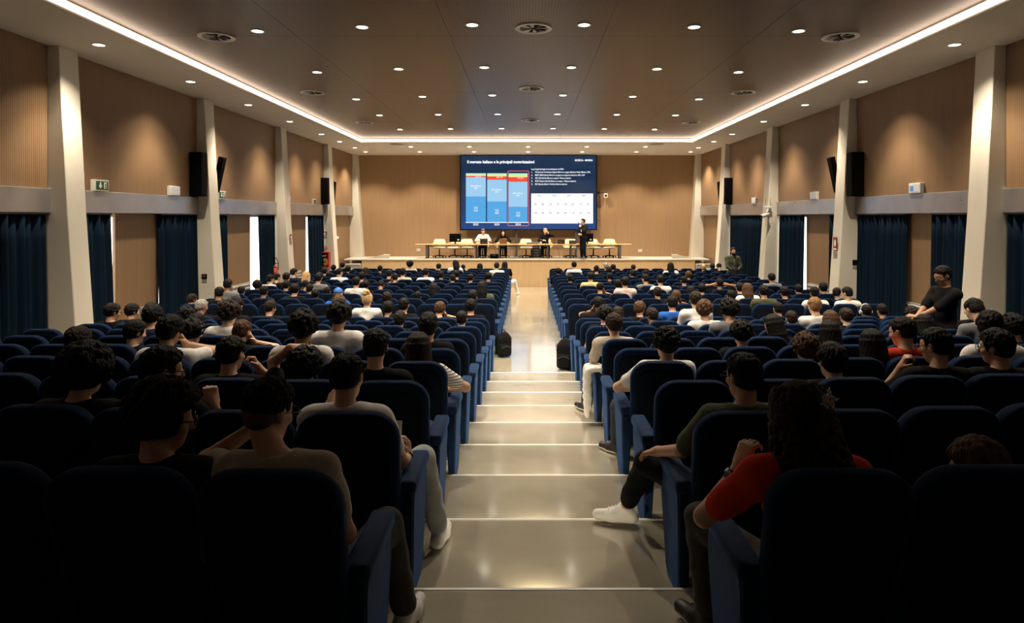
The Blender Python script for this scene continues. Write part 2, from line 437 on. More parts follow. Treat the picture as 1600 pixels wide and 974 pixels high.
# ------------------------------------------------------------ stage
YS = 29.77; ZS = 1.008
sb = NB()
box(sb, -7.31, 7.46, YS + 0.05, YB, -0.5, ZS - 0.05)
stage = struct(obj('stage', sb, 'mid_grey')); stage['label'] = 'low wooden stage under the screen wall'
ns = 12
for k in range(ns):
    a = -7.31 + 14.77 * k / ns; b = -7.31 + 14.77 * (k + 1) / ns
    obj('wood_panel', bxo(a + 0.002, b - 0.002, YS, YS + 0.05, zflat(YS) - 0.02, ZS - 0.05), 'wood_stage', stage)
obj('stage_top', rbox(-8.1, 8.1, YS - 0.04, YB, ZS - 0.05, ZS, 0.01, 1), 'stage_top', stage)
for side, xa, xb in ((-1, -8.1, -7.33), (1, 7.48, 8.1)):
    st = struct(empty('stage_steps', ((xa + xb) / 2, YS, 0)))
    st['kind'] = 'structure'; hw = (xb - xa) / 2
    for k in range(6):
        z1 = ZS - 0.2 * (k + 1); y0 = YS - 0.30 * (k + 1)
        obj('step', bxo(-hw, hw, y0 - YS, y0 + 0.30 - YS + 0.04, -0.5, z1 - 0.03), 'mid_grey', st)
        obj('tread', bxo(-hw, hw, y0 - YS - 0.02, y0 + 0.30 - YS + 0.04, z1 - 0.03, z1), 'stage_top', st)
    rp = NB()
    x0, x1 = (-7.15, -6.25) if side < 0 else (6.6, 7.5)
    if side < 0: prism(rp, [(x0, ZS), (x1, ZS), (x1 + 0.05, ZS + 0.17), (x1 - 0.2, ZS + 0.17)], 1, YS + 0.25, YS + 0.75)
    else: prism(rp, [(x0, ZS), (x1, ZS), (x0 + 0.2, ZS + 0.17), (x0 - 0.05, ZS + 0.17)], 1, YS + 0.25, YS + 0.75)
    tag(obj('stage_ramp', rp, 'stage_top'), 'low pale wedge ramp at the %s end of the stage' % ('left' if side < 0 else 'right'), 'ramp')
# ------------------------------------------------------------ presentation screen
YSC = 31.38
def sx(x): return (x - 823) * 0.0299
def sz(y): return EYE - (y - 339) * 0.0299
E1 = screen_mat('screen_navy', (0.004, 0.032, 0.115), 0.8)
N_, L_, b_ = nodes(E1)
tc = N_.new('ShaderNodeTexCoord'); sp = N_.new('ShaderNodeSeparateXYZ'); L_.new(tc.outputs['Object'], sp.inputs[0])
mr = N_.new('ShaderNodeMapRange'); mr.inputs['From Min'].default_value = 2.2; mr.inputs['From Max'].default_value = 5.8
L_.new(sp.outputs[2], mr.inputs['Value'])
cr = N_.new('ShaderNodeValToRGB'); e = cr.color_ramp.elements
e[0].color = (0.005, 0.055, 0.23, 1); e[1].color = (0.002, 0.024, 0.075, 1); e[1].position = 0.45
L_.new(mr.outputs[0], cr.inputs[0]); L_.new(cr.outputs[0], b_.inputs['Emission Color'])
for n, c, k in (('s_sky', (0.36, 0.66, 0.95), 1.0), ('s_blue', (0.085, 0.42, 0.85), 1.0), ('s_green', (0.55, 1.0, 0.55), 1.0), ('s_peach', (1.0, 0.86, 0.55), 1.0), ('s_yellow', (1.0, 0.9, 0.35), 1.0),
                ('s_red', (0.95, 0.09, 0.04), 1.0), ('s_pink', (0.75, 0.14, 0.20), 1.0), ('s_white', (1, 1, 1), 1.15), ('s_text', (0.95, 0.97, 1), 1.1), ('s_grey', (0.10, 0.12, 0.13), 1.0)):
    screen_mat(n, c, k * (0.74 if n not in ('s_white', 's_text') else 0.9))
scr = obj('presentation_screen', rbox(sx(718.5), sx(933), YSC, YSC + 0.12, sz(360), 5.775, 0.01, 1), 'black_gloss')
tag(scr, 'huge wall screen showing a blue slide with bar chart and white table', 'screen')
def srect(name, x0, x1, y0, y1, m, lift=0.004, parent=scr):
    return obj(name, bxo(sx(x0), sx(x1), YSC - lift, YSC - lift + 0.003, sz(y1), sz(y0)), m, parent)
srect('slide', 720.5, 931, 243.5, 358, 'screen_navy', 0.003)
def stext(body, x, y, size, m='s_text', align='LEFT', lift=0.014, bold=0.0):
    cu = bpy.data.curves.new('slide_text', 'FONT'); cu.body = body; cu.size = size * 0.0299; cu.align_x = align; cu.align_y = 'CENTER'
    cu.offset = bold; cu.resolution_u = 2
    cu.materials.append(M[m])
    o = bpy.data.objects.new('slide_text', cu); o.location = (sx(x), YSC - lift, sz(y)); o.rotation_euler = (PI / 2, 0, 0)
    link(o, scr); TXT.append(o); return o
TXT = []
for (x0, x1, top, stripes, mid) in ((728, 759.2, 271, (('s_green', 271, 273), ('s_peach', 273, 275), ('s_red', 275, 277), ), 307.2),
                                    (761.2, 791.8, 271, (('s_green', 271, 273.5), ('s_yellow', 273.5, 275.8), ('s_red', 275.8, 281)), 315),
                                    (794.6, 824.4, 271, (('s_green', 271, 274.5), ('s_yellow', 274.5, 277), ('s_red', 277, 284.2)), 323.3)):
    br = srect('chart_bar', x0, x1, stripes[-1][2], mid, 's_sky', 0.008)
    srect('chart_bar', x0, x1, mid, 347.3, 's_blue', 0.008)
    for m_, a, b in stripes: srect('bar_stripe', x0, x1, a, b, m_, 0.008)
    cx = (x0 + x1) / 2
    stext('Elettrificato', cx, (stripes[-1][2] + mid) / 2 - 1.5, 3.4, 's_text', 'CENTER'); stext('45%' if x0 < 740 else ('47%' if x0 < 780 else '49%'), cx, (stripes[-1][2] + mid) / 2 + 2.2, 3.4, 's_text', 'CENTER')
    stext('ICE', cx, (mid + 347) / 2 - 2, 4, 's_text', 'CENTER'); stext('52%' if x0 < 740 else ('48%' if x0 < 780 else '44%'), cx, (mid + 347) / 2 + 2.2, 4, 's_text', 'CENTER')
    stext('PHEV 5%', cx + 4, stripes[-1][1] + 1.6, 2.6, 's_text', 'CENTER')
srect('chart_axis', 727.7, 826.6, 347.3, 348.3, 's_text', 0.007)
for t, x in (('2022', 743.5), ('2023', 776.5), ('2024', 809.5)): stext(t, x, 351, 4.2, 's_text', 'CENTER', bold=0.002)
fb = NB()
def rrect(x0, x1, y0, y1, r, n=5):
    P = []
    for cx, cy, a0 in ((x1 - r, y0 + r, -90), (x1 - r, y1 - r, 0), (x0 + r, y1 - r, 90), (x0 + r, y0 + r, 180)):
        for i in range(n): 
            a = math.radians(a0 + 90 * i / (n - 1)); P.append((cx + r * math.cos(a), cy + r * math.sin(a)))
    return P
o1 = rrect(792.8, 826.9, 266.8, 353.4, 3); o2 = rrect(794.0, 825.7, 268.0, 352.2, 2)
va = [fb.verts.new((sx(p[0]), YSC - 0.018, sz(p[1]))) for p in o1]; vb = [fb.verts.new((sx(p[0]), YSC - 0.018, sz(p[1]))) for p in o2]
for i in range(len(va)): fb.faces.new((va[i], va[(i + 1) % len(va)], vb[(i + 1) % len(va)], vb[i]))
obj('highlight_frame', fb, 's_pink', scr)
srect('table_sheet', 830, 926.5, 302.6, 349.3, 's_white', 0.006)
stext('Il mercato italiano e le principali motorizzazioni', 730, 253.3, 6.35, bold=0.006).scale.x = 0.86
stext('RICERCA - IMPRESA', 926, 250.8, 4.0, align='RIGHT', bold=0.003).scale.x = 0.80
for i, (n, t) in enumerate((('', 'Le principali tipologie di motorizzazioni nel 2024:'), ('1.', 'ICE (Internal Combustion Engine): Motore a scoppio (Benzina, Diesel, Metano, GPL)'),
        ('2.', 'MHEV (Mild Hybrid): Motore a scoppio con supporto elettrico a 48V o 24V'), ('3.', 'HEV (Full Hybrid): Motore a scoppio + Motore elettrico'),
        ('4.', 'PHEV (Plug-in Hybrid): Motore a scoppio + Motore elettrico'), ('5.', 'BEV (Battery Electric Vehicle): Motore elettrico'))):
    y = 264.5 + 4.7 * i
    if n: stext(n, 830.2, y, 3.4, bold=0.001)
    o = stext(t, 836 if n else 830, y, 3.5, bold=0.0015); o.scale.x = (0.73, 0.72, 0.72, 0.70, 0.74, 0.74)[i]
for x, t in zip((843, 866, 889, 912), ('2021', '2022', '2023', '2024')): stext(t, x, 305.8, 3.2, 's_grey', 'CENTER', bold=0.003)
for r_, y in enumerate((319.5, 333)):
    for i in range(8): stext('%d%%' % (3 + (5 * i + 7 * r_) % 11), 836.5 + 11.7 * i, y, 3.6, 's_grey', 'CENTER', bold=0.003)
bpy.context.view_layer.update()
for o in TXT:                                       # lettering as flat meshes
    me = bpy.data.meshes.new_from_object(o)
    me.materials.clear(); me.materials.append(o.data.materials[0])
    q = bpy.data.objects.new('slide_text', me); q.matrix_local = o.matrix_local.copy(); link(q, scr)
    bpy.data.objects.remove(o)
for k, x in enumerate((807, 845, 900)):
    p = NB(); box(p, -0.05, 0.05, -0.04, 0.04, 0.02, sz(360) - ZS + 0.05); box(p, -0.14, 0.14, -0.12, 0.12, 0, 0.02)
    o = obj('screen_post', p, 'dark_grey', loc=(sx(x), YSC + 0.12, ZS))
    tag(o, 'dark upright post carrying the big screen, %s from left' % ORD[k], 'post', 'screen posts')
# ------------------------------------------------------------ conference tables
PX = 0.0292      # metres per pixel at the tables
def stx(x): return (x - 823) * PX
YT = 30.3; ZT = 0.645
tabs = ((652, 763, 'left'), (763, 873, 'middle'), (873, 984, 'right'))
for x0, x1, nm in tabs:
    a, b = stx(x0), stx(x1); w = (b - a) / 2
    t = empty('conference_table', ((a + b) / 2, YT, ZS))
    obj('tabletop', rbox(-w + 0.005, w - 0.005, -0.36, 0.36, ZT - 0.035, ZT, 0.006, 1), 'table_wood', t)
    for s_ in (-1, 1):
        for yy in (-0.30, 0.30):
            obj('leg', cyl(NB(), (s_ * (w - 0.52), yy, 0), (s_ * (w - 0.52), yy, ZT - 0.035), 0.035, n=10), 'dark_grey', t)
        obj('foot_rail', bxo(s_ * (w - 0.52) - 0.03, s_ * (w - 0.52) + 0.03, -0.34, 0.34, 0.0, 0.03), 'dark_grey', t)
    obj('crossbar', bxo(-w + 0.52, w - 0.52, -0.02, 0.02, ZT - 0.12, ZT - 0.06), 'dark_grey', t)
    tag(t, 'long wooden conference table on dark legs, %s one on the stage' % nm, 'table', 'conference tables')
# ------------------------------------------------------------ cream swivel chairs
def swivel():
    r = empty('swivel_chair')
    bk = []
    for (y, ins) in ((-0.035, 0.02), (-0.01, 0), (0.03, 0), (0.055, 0.02)):
        P = rrect(-0.26 + ins, 0.26 - ins, 0.42 + ins, 0.84 - ins, 0.10)
        bk.append([(p[0], 0.24 + y + 0.25 * max(0, p[1] - 0.45) * 0.4 - 0.10 * (p[0] / 0.26) ** 2, p[1]) for p in P])
    obj('backrest', loft(bk), 'cream_leather', r, True)
    st = []
    for (z, ins) in ((0.40, 0.03), (0.42, 0), (0.47, 0), (0.49, 0.03)):
        P = rrect(-0.27 + ins, 0.27 - ins, -0.27 + ins, 0.24 - ins, 0.09); st.append([(p[0], p[1], z) for p in P])
    obj('seat', loft(st), 'cream_leather', r, True)
    for s_ in (-1, 1):
        a = tube(NB(), [(s_ * 0.27, 0.2, 0.66), (s_ * 0.30, 0.05, 0.64), (s_ * 0.30, -0.18, 0.60), (s_ * 0.27, -0.2, 0.44)], 0.022, 8)
        obj('armrest', a, 'cream_leather', r, True)
    obj('gas_lift', cyl(NB(), (0, 0, 0.08), (0, 0, 0.41), 0.03, 0.025), 'black', r)
    bs = NB()
    for k in range(5):
        a = 2 * PI * k / 5 + 0.3
        cyl(bs, (0, 0, 0.09), (0.30 * math.cos(a), 0.30 * math.sin(a), 0.06), 0.025, 0.016, 8)
    obj('star_base', bs, 'black', r)
    for k in range(5):
        a = 2 * PI * k / 5 + 0.3; c, s_ = math.cos(a), math.sin(a)
        obj('caster', cyl(NB(), (0.30 * c - 0.02 * s_, 0.30 * s_ + 0.02 * c, 0.03), (0.30 * c + 0.02 * s_, 0.30 * s_ - 0.02 * c, 0.03), 0.03, n=10), 'black', r)
    return r
sw = swivel()
for k, (x, rz, yy, what) in enumerate(((688, 0.1, 30.95, 'at the far left end of the stage table'), (711, -0.3, 31.2, 'behind the computer monitor on the left'), (731, 0.15, 30.95, 'beside the man in the white shirt, on his left'), (754.7, 0, 30.95, 'under the seated man in the white shirt'),
        (786, 0, 30.95, 'under the seated woman with long black hair'), (822, 0.05, 30.95, 'standing empty near the centre of the table'), (852, 0, 30.95, 'under the grey-haired man in a dark jacket'),
        (890, -0.1, 30.95, 'standing empty just left of the standing speaker'), (926, 0.2, 30.95, 'standing empty just right of the standing speaker'), (951, -0.1, 30.95, 'at the far right end of the stage table'))):
    c = sw if k == 0 else dup(sw, (0, 0, 0))
    c.location = (stx(x) * 1.02, yy, ZS); c.rotation_euler = (0, 0, rz)
    tag(c, 'cream leather swivel chair ' + what, 'chair', 'cream stage chairs')
# ------------------------------------------------------------ things on and around the tables
def monitor(x, y, label):
    m = empty('monitor', (stx(x), y, ZS + ZT))
    obj('base', rbox(-0.14, 0.14, -0.10, 0.10, 0, 0.015, 0.004, 1), 'black', m)
    obj('stand', bxo(-0.03, 0.03, 0.0, 0.03, 0.015, 0.16), 'black', m)
    h = obj('casing', rbox(-0.26, 0.26, -0.03, 0.02, 0.10, 0.47, 0.008, 1), 'black', m)
    obj('display', bxo(-0.245, 0.245, 0.02, 0.022, 0.12, 0.455), 'black_gloss', h)
    obj('badge', bxo(0.10, 0.18, -0.032, -0.03, 0.17, 0.22), 'white_plastic', h)
    tag(m, label, 'monitor')
monitor(713, YT - 0.1, 'black computer monitor seen from behind on the left table')
monitor(917, YT + 0.05, 'black computer monitor beside the standing speaker')
def laptop(x, y, m_, label, lid=0.24):
    l = empty('laptop', (stx(x), y, ZS + ZT), 0.0)
    obj('base', rbox(-0.17, 0.17, -0.02, 0.22, 0, 0.018, 0.004, 1), 'dark_grey', l)
    bm = rbox(-0.17, 0.17, -0.006, 0.006, 0, lid, 0.003, 1); bmesh.ops.rotate(bm, cent=(0, 0, 0), matrix=Matrix.Rotation(0.25, 3, 'X'), verts=bm.verts[:])
    bmesh.ops.translate(bm, vec=(0, -0.02, 0.012), verts=bm.verts[:])
    li = obj('lid', bm, m_, l)
    obj('keyboard', bxo(-0.15, 0.15, 0.05, 0.18, 0.018, 0.021), 'black', l)
    tag(l, label, 'laptop')
mat('bronze', (0.20, 0.09, 0.04), 0.4, metal=0.3)
laptop(757, YT - 0.08, 'black_gloss', 'black laptop open in front of the man in white')
laptop(787, YT - 0.08, 'bronze', 'copper brown laptop open in front of the woman', 0.25)
laptop(876, YT - 0.05, 'black_gloss', 'small black laptop between the seated grey-haired man and the speaker', 0.2)
laptop(894, YT - 0.05, 'dark_grey', 'dark grey laptop close to the standing speaker', 0.17)
def mic(x, label):
    m = empty('table_microphone', (stx(x), YT + 0.1, ZS + ZT))
    obj('base', cyl(NB(), (0, 0, 0), (0, 0, 0.03), 0.06, 0.045, 14), 'black', m)
    obj('gooseneck', tube(NB(), [(0, 0, 0.03), (0, 0.01, 0.15), (0, 0.06, 0.26)], 0.006), 'black', m)
    obj('head', cyl(NB(), (0, 0.06, 0.26), (0, 0.09, 0.30), 0.014, 0.016, 10), 'black', m)
    tag(m, label, 'microphone')
mic(771, 'slim gooseneck microphone between the man in white and the woman')
mic(866, 'slim gooseneck microphone just right of the grey-haired man')
mx = empty('mixer', (stx(833), YT + 0.12, ZS + ZT))
obj('body', rbox(-0.30, 0.30, -0.13, 0.13, 0, 0.06, 0.008, 1), 'dark_grey', mx)
for k in range(8): obj('fader', bxo(-0.26 + 0.07 * k, -0.235 + 0.07 * k, -0.05, 0.0, 0.06, 0.075), 'white_plastic', mx)
tag(mx, 'flat dark mixing desk with pale faders on the middle table', 'mixer')
eq = empty('equipment_case', (stx(773), 30.15, ZS))
obj('body', rbox(-0.19, 0.19, -0.14, 0.14, 0, 0.20, 0.015, 1), 'black', eq)
obj('handle', tube(NB(), [(-0.07, -0.15, 0.15), (-0.07, -0.17, 0.15), (0.07, -0.17, 0.15), (0.07, -0.15, 0.15)], 0.008), 'dark_grey', eq)
tag(eq, 'black equipment case on the stage floor under the table', 'case')
rk = empty('equipment_rack', (stx(839), 31.28, ZS))
obj('frame', rbox(-0.28, 0.28, -0.2, 0.2, 0.02, 0.42, 0.012, 1), 'black', rk)
for k in range(3): obj('unit', bxo(-0.25, 0.25, -0.212, -0.20, 0.05 + 0.12 * k, 0.14 + 0.12 * k), 'dark_grey', rk)
tag(rk, 'low black equipment rack behind the middle table', 'rack')
for k, (xa, xb, lab) in enumerate(((867, 873, 'thin black cable hanging from the table right of the grey-haired man'), (771, 777, 'thin black cable hanging from the table beside the woman'))):
    pts = [(stx(xa) + (stx(xb) - stx(xa)) * t + 0.05 * math.sin(3 * t), YT - 0.37 - 0.02 * math.sin(PI * t), ZS + ZT - 0.02 - (ZT - 0.04) * t) for t in [i / 8 for i in range(9)]]
    tag(obj('cable', tube(NB(), pts, 0.008, 5), 'black'), lab, 'cable')
# sockets and a camera on the back wall
for x, y, lab in ((653, 391, 'small white socket plate low on the back wall, left of the tables'), (1001, 392, 'small white socket plate low on the back wall, right of the tables')):
    o = empty('wall_socket', ((x - 823) * 0.0301, YB, EYE - (y - 339) * 0.0301))
    obj('plate', rbox(-0.09, 0.09, -0.015, 0.0, -0.06, 0.06, 0.004, 1), 'white_plastic', o)
    for i in (-0.04, 0.04): obj('outlet', bxo(i - 0.02, i + 0.02, -0.018, -0.014, -0.025, 0.025), 'mid_grey', o)
    tag(o, lab, 'socket', 'wall sockets')
wc = empty('wall_camera', ((946 - 823) * 0.0301, YB, EYE + 1.05))
obj('arm', tube(NB(), [(-0.33, -0.02, 0.08), (-0.1, -0.2, 0.09), (0, -0.25, 0.05)], 0.015), 'black', wc)
obj('plate', bxo(-0.40, -0.28, -0.02, 0.0, 0.02, 0.14), 'dark_grey', wc)
obj('housing', rbox(-0.09, 0.09, -0.34, -0.16, -0.16, 0.05, 0.03, 2), 'white_plastic', wc)
obj('lens', cyl(NB(), (0, -0.345, -0.06), (0, -0.33, -0.06), 0.05, n=14), 'black_gloss', wc)
tag(wc, 'small white camera on a black arm beside the screen', 'camera')
# ------------------------------------------------------------ auditorium chairs
PIT = 1.05; SP = 0.55; LX, RX = -0.64, 0.845
def row_base(r):
    """(Y of the rear of the backrest top, floor height) of row r, counted from the camera"""
    if r <= 9:
        y = 1.05 * (2.2 + r); z = ztier(r) if r < 9 else zflat(y + 0.5)
    else:
        y = 1.05 * (13.24 + (r - 10)); z = zflat(y + 0.5)
    return y, z
def yoff(x, r):
    if r > 9: return 0.0
    t = min(max((abs(x) - 0.8) / 3.2, 0), 1)
    return 0.22 * t * t * (3 - 2 * t)
def nseat(r): return 12 if r >= 10 else 11
def seat_x(side, s): return (LX - SP * (s + 0.5)) if side == 'L' else (RX + SP * (s + 0.5))
HB = 1.10
def back_outline(ins, w=0.262, z0=0.36, z1=HB, r=0.145, n=7):
    P = []
    w -= ins; z0 += ins; z1 -= ins; r = max(0.02, r - ins)
    for cx, cz, a0, rr in ((w - r, z1 - r, 0, r), (-w + r, z1 - r, 90, r)):
        for i in range(n):
            a = math.radians(a0 + 90 * i / (n - 1)); P.append((cx + rr * math.cos(a), cz + rr * math.sin(a)))
    P += [(-w + 0.02, z0), (w - 0.02, z0)]
    return P
def back_mesh():
    rings = []
    for t, ins in ((0.0, 0.030), (0.008, 0.010), (0.025, 0.0), (0.075, 0.0), (0.105, 0.012), (0.118, 0.035)):
        rings.append([(p[0] * (1 - 0.03 * max(0, (0.75 - p[1]))), t + 0.30 * (HB - p[1]), p[1]) for p in back_outline(ins)])
    return loft(rings)
def shell_mesh():
    rings = []
    for t, ins in ((-0.012, 0.05), (-0.004, 0.036), (0.02, 0.036)):
        rings.append([(p[0], t + 0.30 * (HB - p[1]), p[1]) for p in back_outline(ins, z1=HB - 0.03)])
    return loft(rings)
def seat_mesh():
    rings = []
    for z, ins in ((0.33, 0.04), (0.345, 0.012), (0.37, 0), (0.44, 0), (0.465, 0.015), (0.475, 0.045)):
        P = rrect(-0.235 + ins, 0.235 - ins, 0.27 + ins, 0.74 - ins, 0.06, 4)
        rings.append([(p[0], p[1], z - 0.05 * (0.74 - p[1])) for p in P])
    return loft(rings)
def panel_mesh(w=0.042):
    prof = [(0.26, 0.0), (0.56, 0.0), (0.60, 0.03), (0.68, 0.50), (0.68, 0.60), (0.66, 0.63), (0.22, 0.63), (0.20, 0.60), (0.20, 0.52)]
    cy = sum(p[0] for p in prof) / len(prof); cz = sum(p[1] for p in prof) / len(prof)
    rings = []
    for x, k in ((-w, 0.93), (-w + 0.012, 1.0), (w - 0.012, 1.0), (w, 0.93)):
        rings.append([(x * (0.62 + 0.38 * min(1, p[1] / 0.55)), cy + (p[0] - cy) * k, max(0.0, cz + (p[1] - cz) * k)) for p in prof])
    return loft(rings)
def pad_mesh():
    bm = rbox(-0.054, 0.054, 0.19, 0.70, 0.615, 0.69, 0.024, 3); return bm
def smooth_mesh(bm, name, m):
    for f in bm.faces: f.smooth = True
    me = bpy.data.meshes.new(name); bm.to_mesh(me); bm.free(); me.materials.append(M[m]); return me
CM = {'backrest': smooth_mesh(back_mesh(), 'backrest', 'velvet'), 'back_shell': smooth_mesh(shell_mesh(), 'back_shell', 'velvet_dark'),
      'seat': smooth_mesh(seat_mesh(), 'seat', 'velvet'), 'side_panel': smooth_mesh(panel_mesh(), 'side_panel', 'velvet_panel'), 'armrest': smooth_mesh(pad_mesh(), 'armrest', 'velvet_panel')}
for k in ('side_panel',):
    for f in CM[k].polygons: f.use_smooth = False
def part(name, parent, x=0.0):
    o = bpy.data.objects.new(name, CM[name]); o.location = (x, 0, 0); return link(o, parent)
def chair(side, r, s):
    y, z = row_base(r); x = seat_x(side, s)
    c = empty('auditorium_chair', (x, y + yoff(x, r), z))
    part('backrest', c); part('back_shell', c); part('seat', c)
    out = -SP / 2 if side == 'L' else SP / 2
    part('side_panel', c, out); part('armrest', c, out)
    if s == 0: part('side_panel', c, -out); part('armrest', c, -out)
    return c
# one joined mesh for the distant chairs whose parts are too small to tell apart
def joined(end):
    bm = NB()
    for k, xs in (('backrest', (0,)), ('back_shell', (0,)), ('seat', (0,)), ('side_panel', (SP / 2, -SP / 2) if end else (SP / 2,)), ('armrest', (SP / 2, -SP / 2) if end else (SP / 2,))):
        for x in xs:
            n0 = len(bm.verts); f0 = len(bm.faces)
            bm.from_mesh(CM[k]); bm.verts.ensure_lookup_table(); bm.faces.ensure_lookup_table()
            for v in bm.verts[n0:]: v.co.x += x
            for f in bm.faces[f0:]: f.material_index = {'backrest': 0, 'seat': 0, 'back_shell': 1}.get(k, 2)
    me = bpy.data.meshes.new('auditorium_chair'); bm.to_mesh(me); bm.free()
    for m_ in ('velvet', 'velvet_dark', 'velvet_panel'): me.materials.append(M[m_])
    return me
JM = {True: joined(True), False: joined(False)}
far_bm = []
count = 0
for r in range(22):
    for side in 'LR':
        for s in range(nseat(r)):
            y, z = row_base(r); x = seat_x(side, s)
            d = (y + 0.7) / 1.05
            px = 823 + x * 1000 / d
            if px < -140 or px > 1740: continue
            lab = 'blue velvet auditorium chair, %s block, %s row from the camera, %s seat from the aisle' % ('left' if side == 'L' else 'right', ORD[r], ORD[s])
            if r <= 9: c = chair(side, r, s)
            elif count < 298 and (r <= 14 or s == 0):
                c = bpy.data.objects.new('auditorium_chair', JM[s == 0]); c.location = (x, y + yoff(x, r), z)
                if side == 'L': c.scale.x = -1
                link(c)
            else:
                far_bm.append((x, y, z, side, s)); continue
            count += 1
            tag(c, lab, 'chair', 'auditorium chairs')
# the rest, past the three hundred that show largest, as one object
if far_bm:
    V = []; F = []; MI = []
    base = {}
    for e_ in (True, False):
        me = JM[e_]; co = np.zeros(len(me.vertices) * 3, np.float32); me.vertices.foreach_get('co', co)
        base[e_] = (co.reshape(-1, 3), [list(p.vertices) for p in me.polygons], [p.material_index for p in me.polygons])
    off = 0
    for (x, y, z, side, s) in far_bm:
        co, pf, mi = base[s == 0]; c2 = co.copy()
        if side == 'L': c2[:, 0] *= -1
        c2 += np.array((x, y, z), np.float32); V.append(c2)
        F += [[i + off for i in (p[::-1] if side == 'L' else p)] for p in pf]; MI += mi; off += len(co)
    me = bpy.data.meshes.new('auditorium_chairs_far'); me.from_pydata(np.concatenate(V).tolist(), [], F); me.polygons.foreach_set('material_index', MI)
    for m_ in ('velvet', 'velvet_dark', 'velvet_panel'): me.materials.append(M[m_])
    fo = bpy.data.objects.new('far_auditorium_chairs', me); link(fo); fo['kind'] = 'stuff'
    fo['label'] = 'mass of dark blue auditorium chairs in the rows nearest the stage'; fo['category'] = 'chairs'
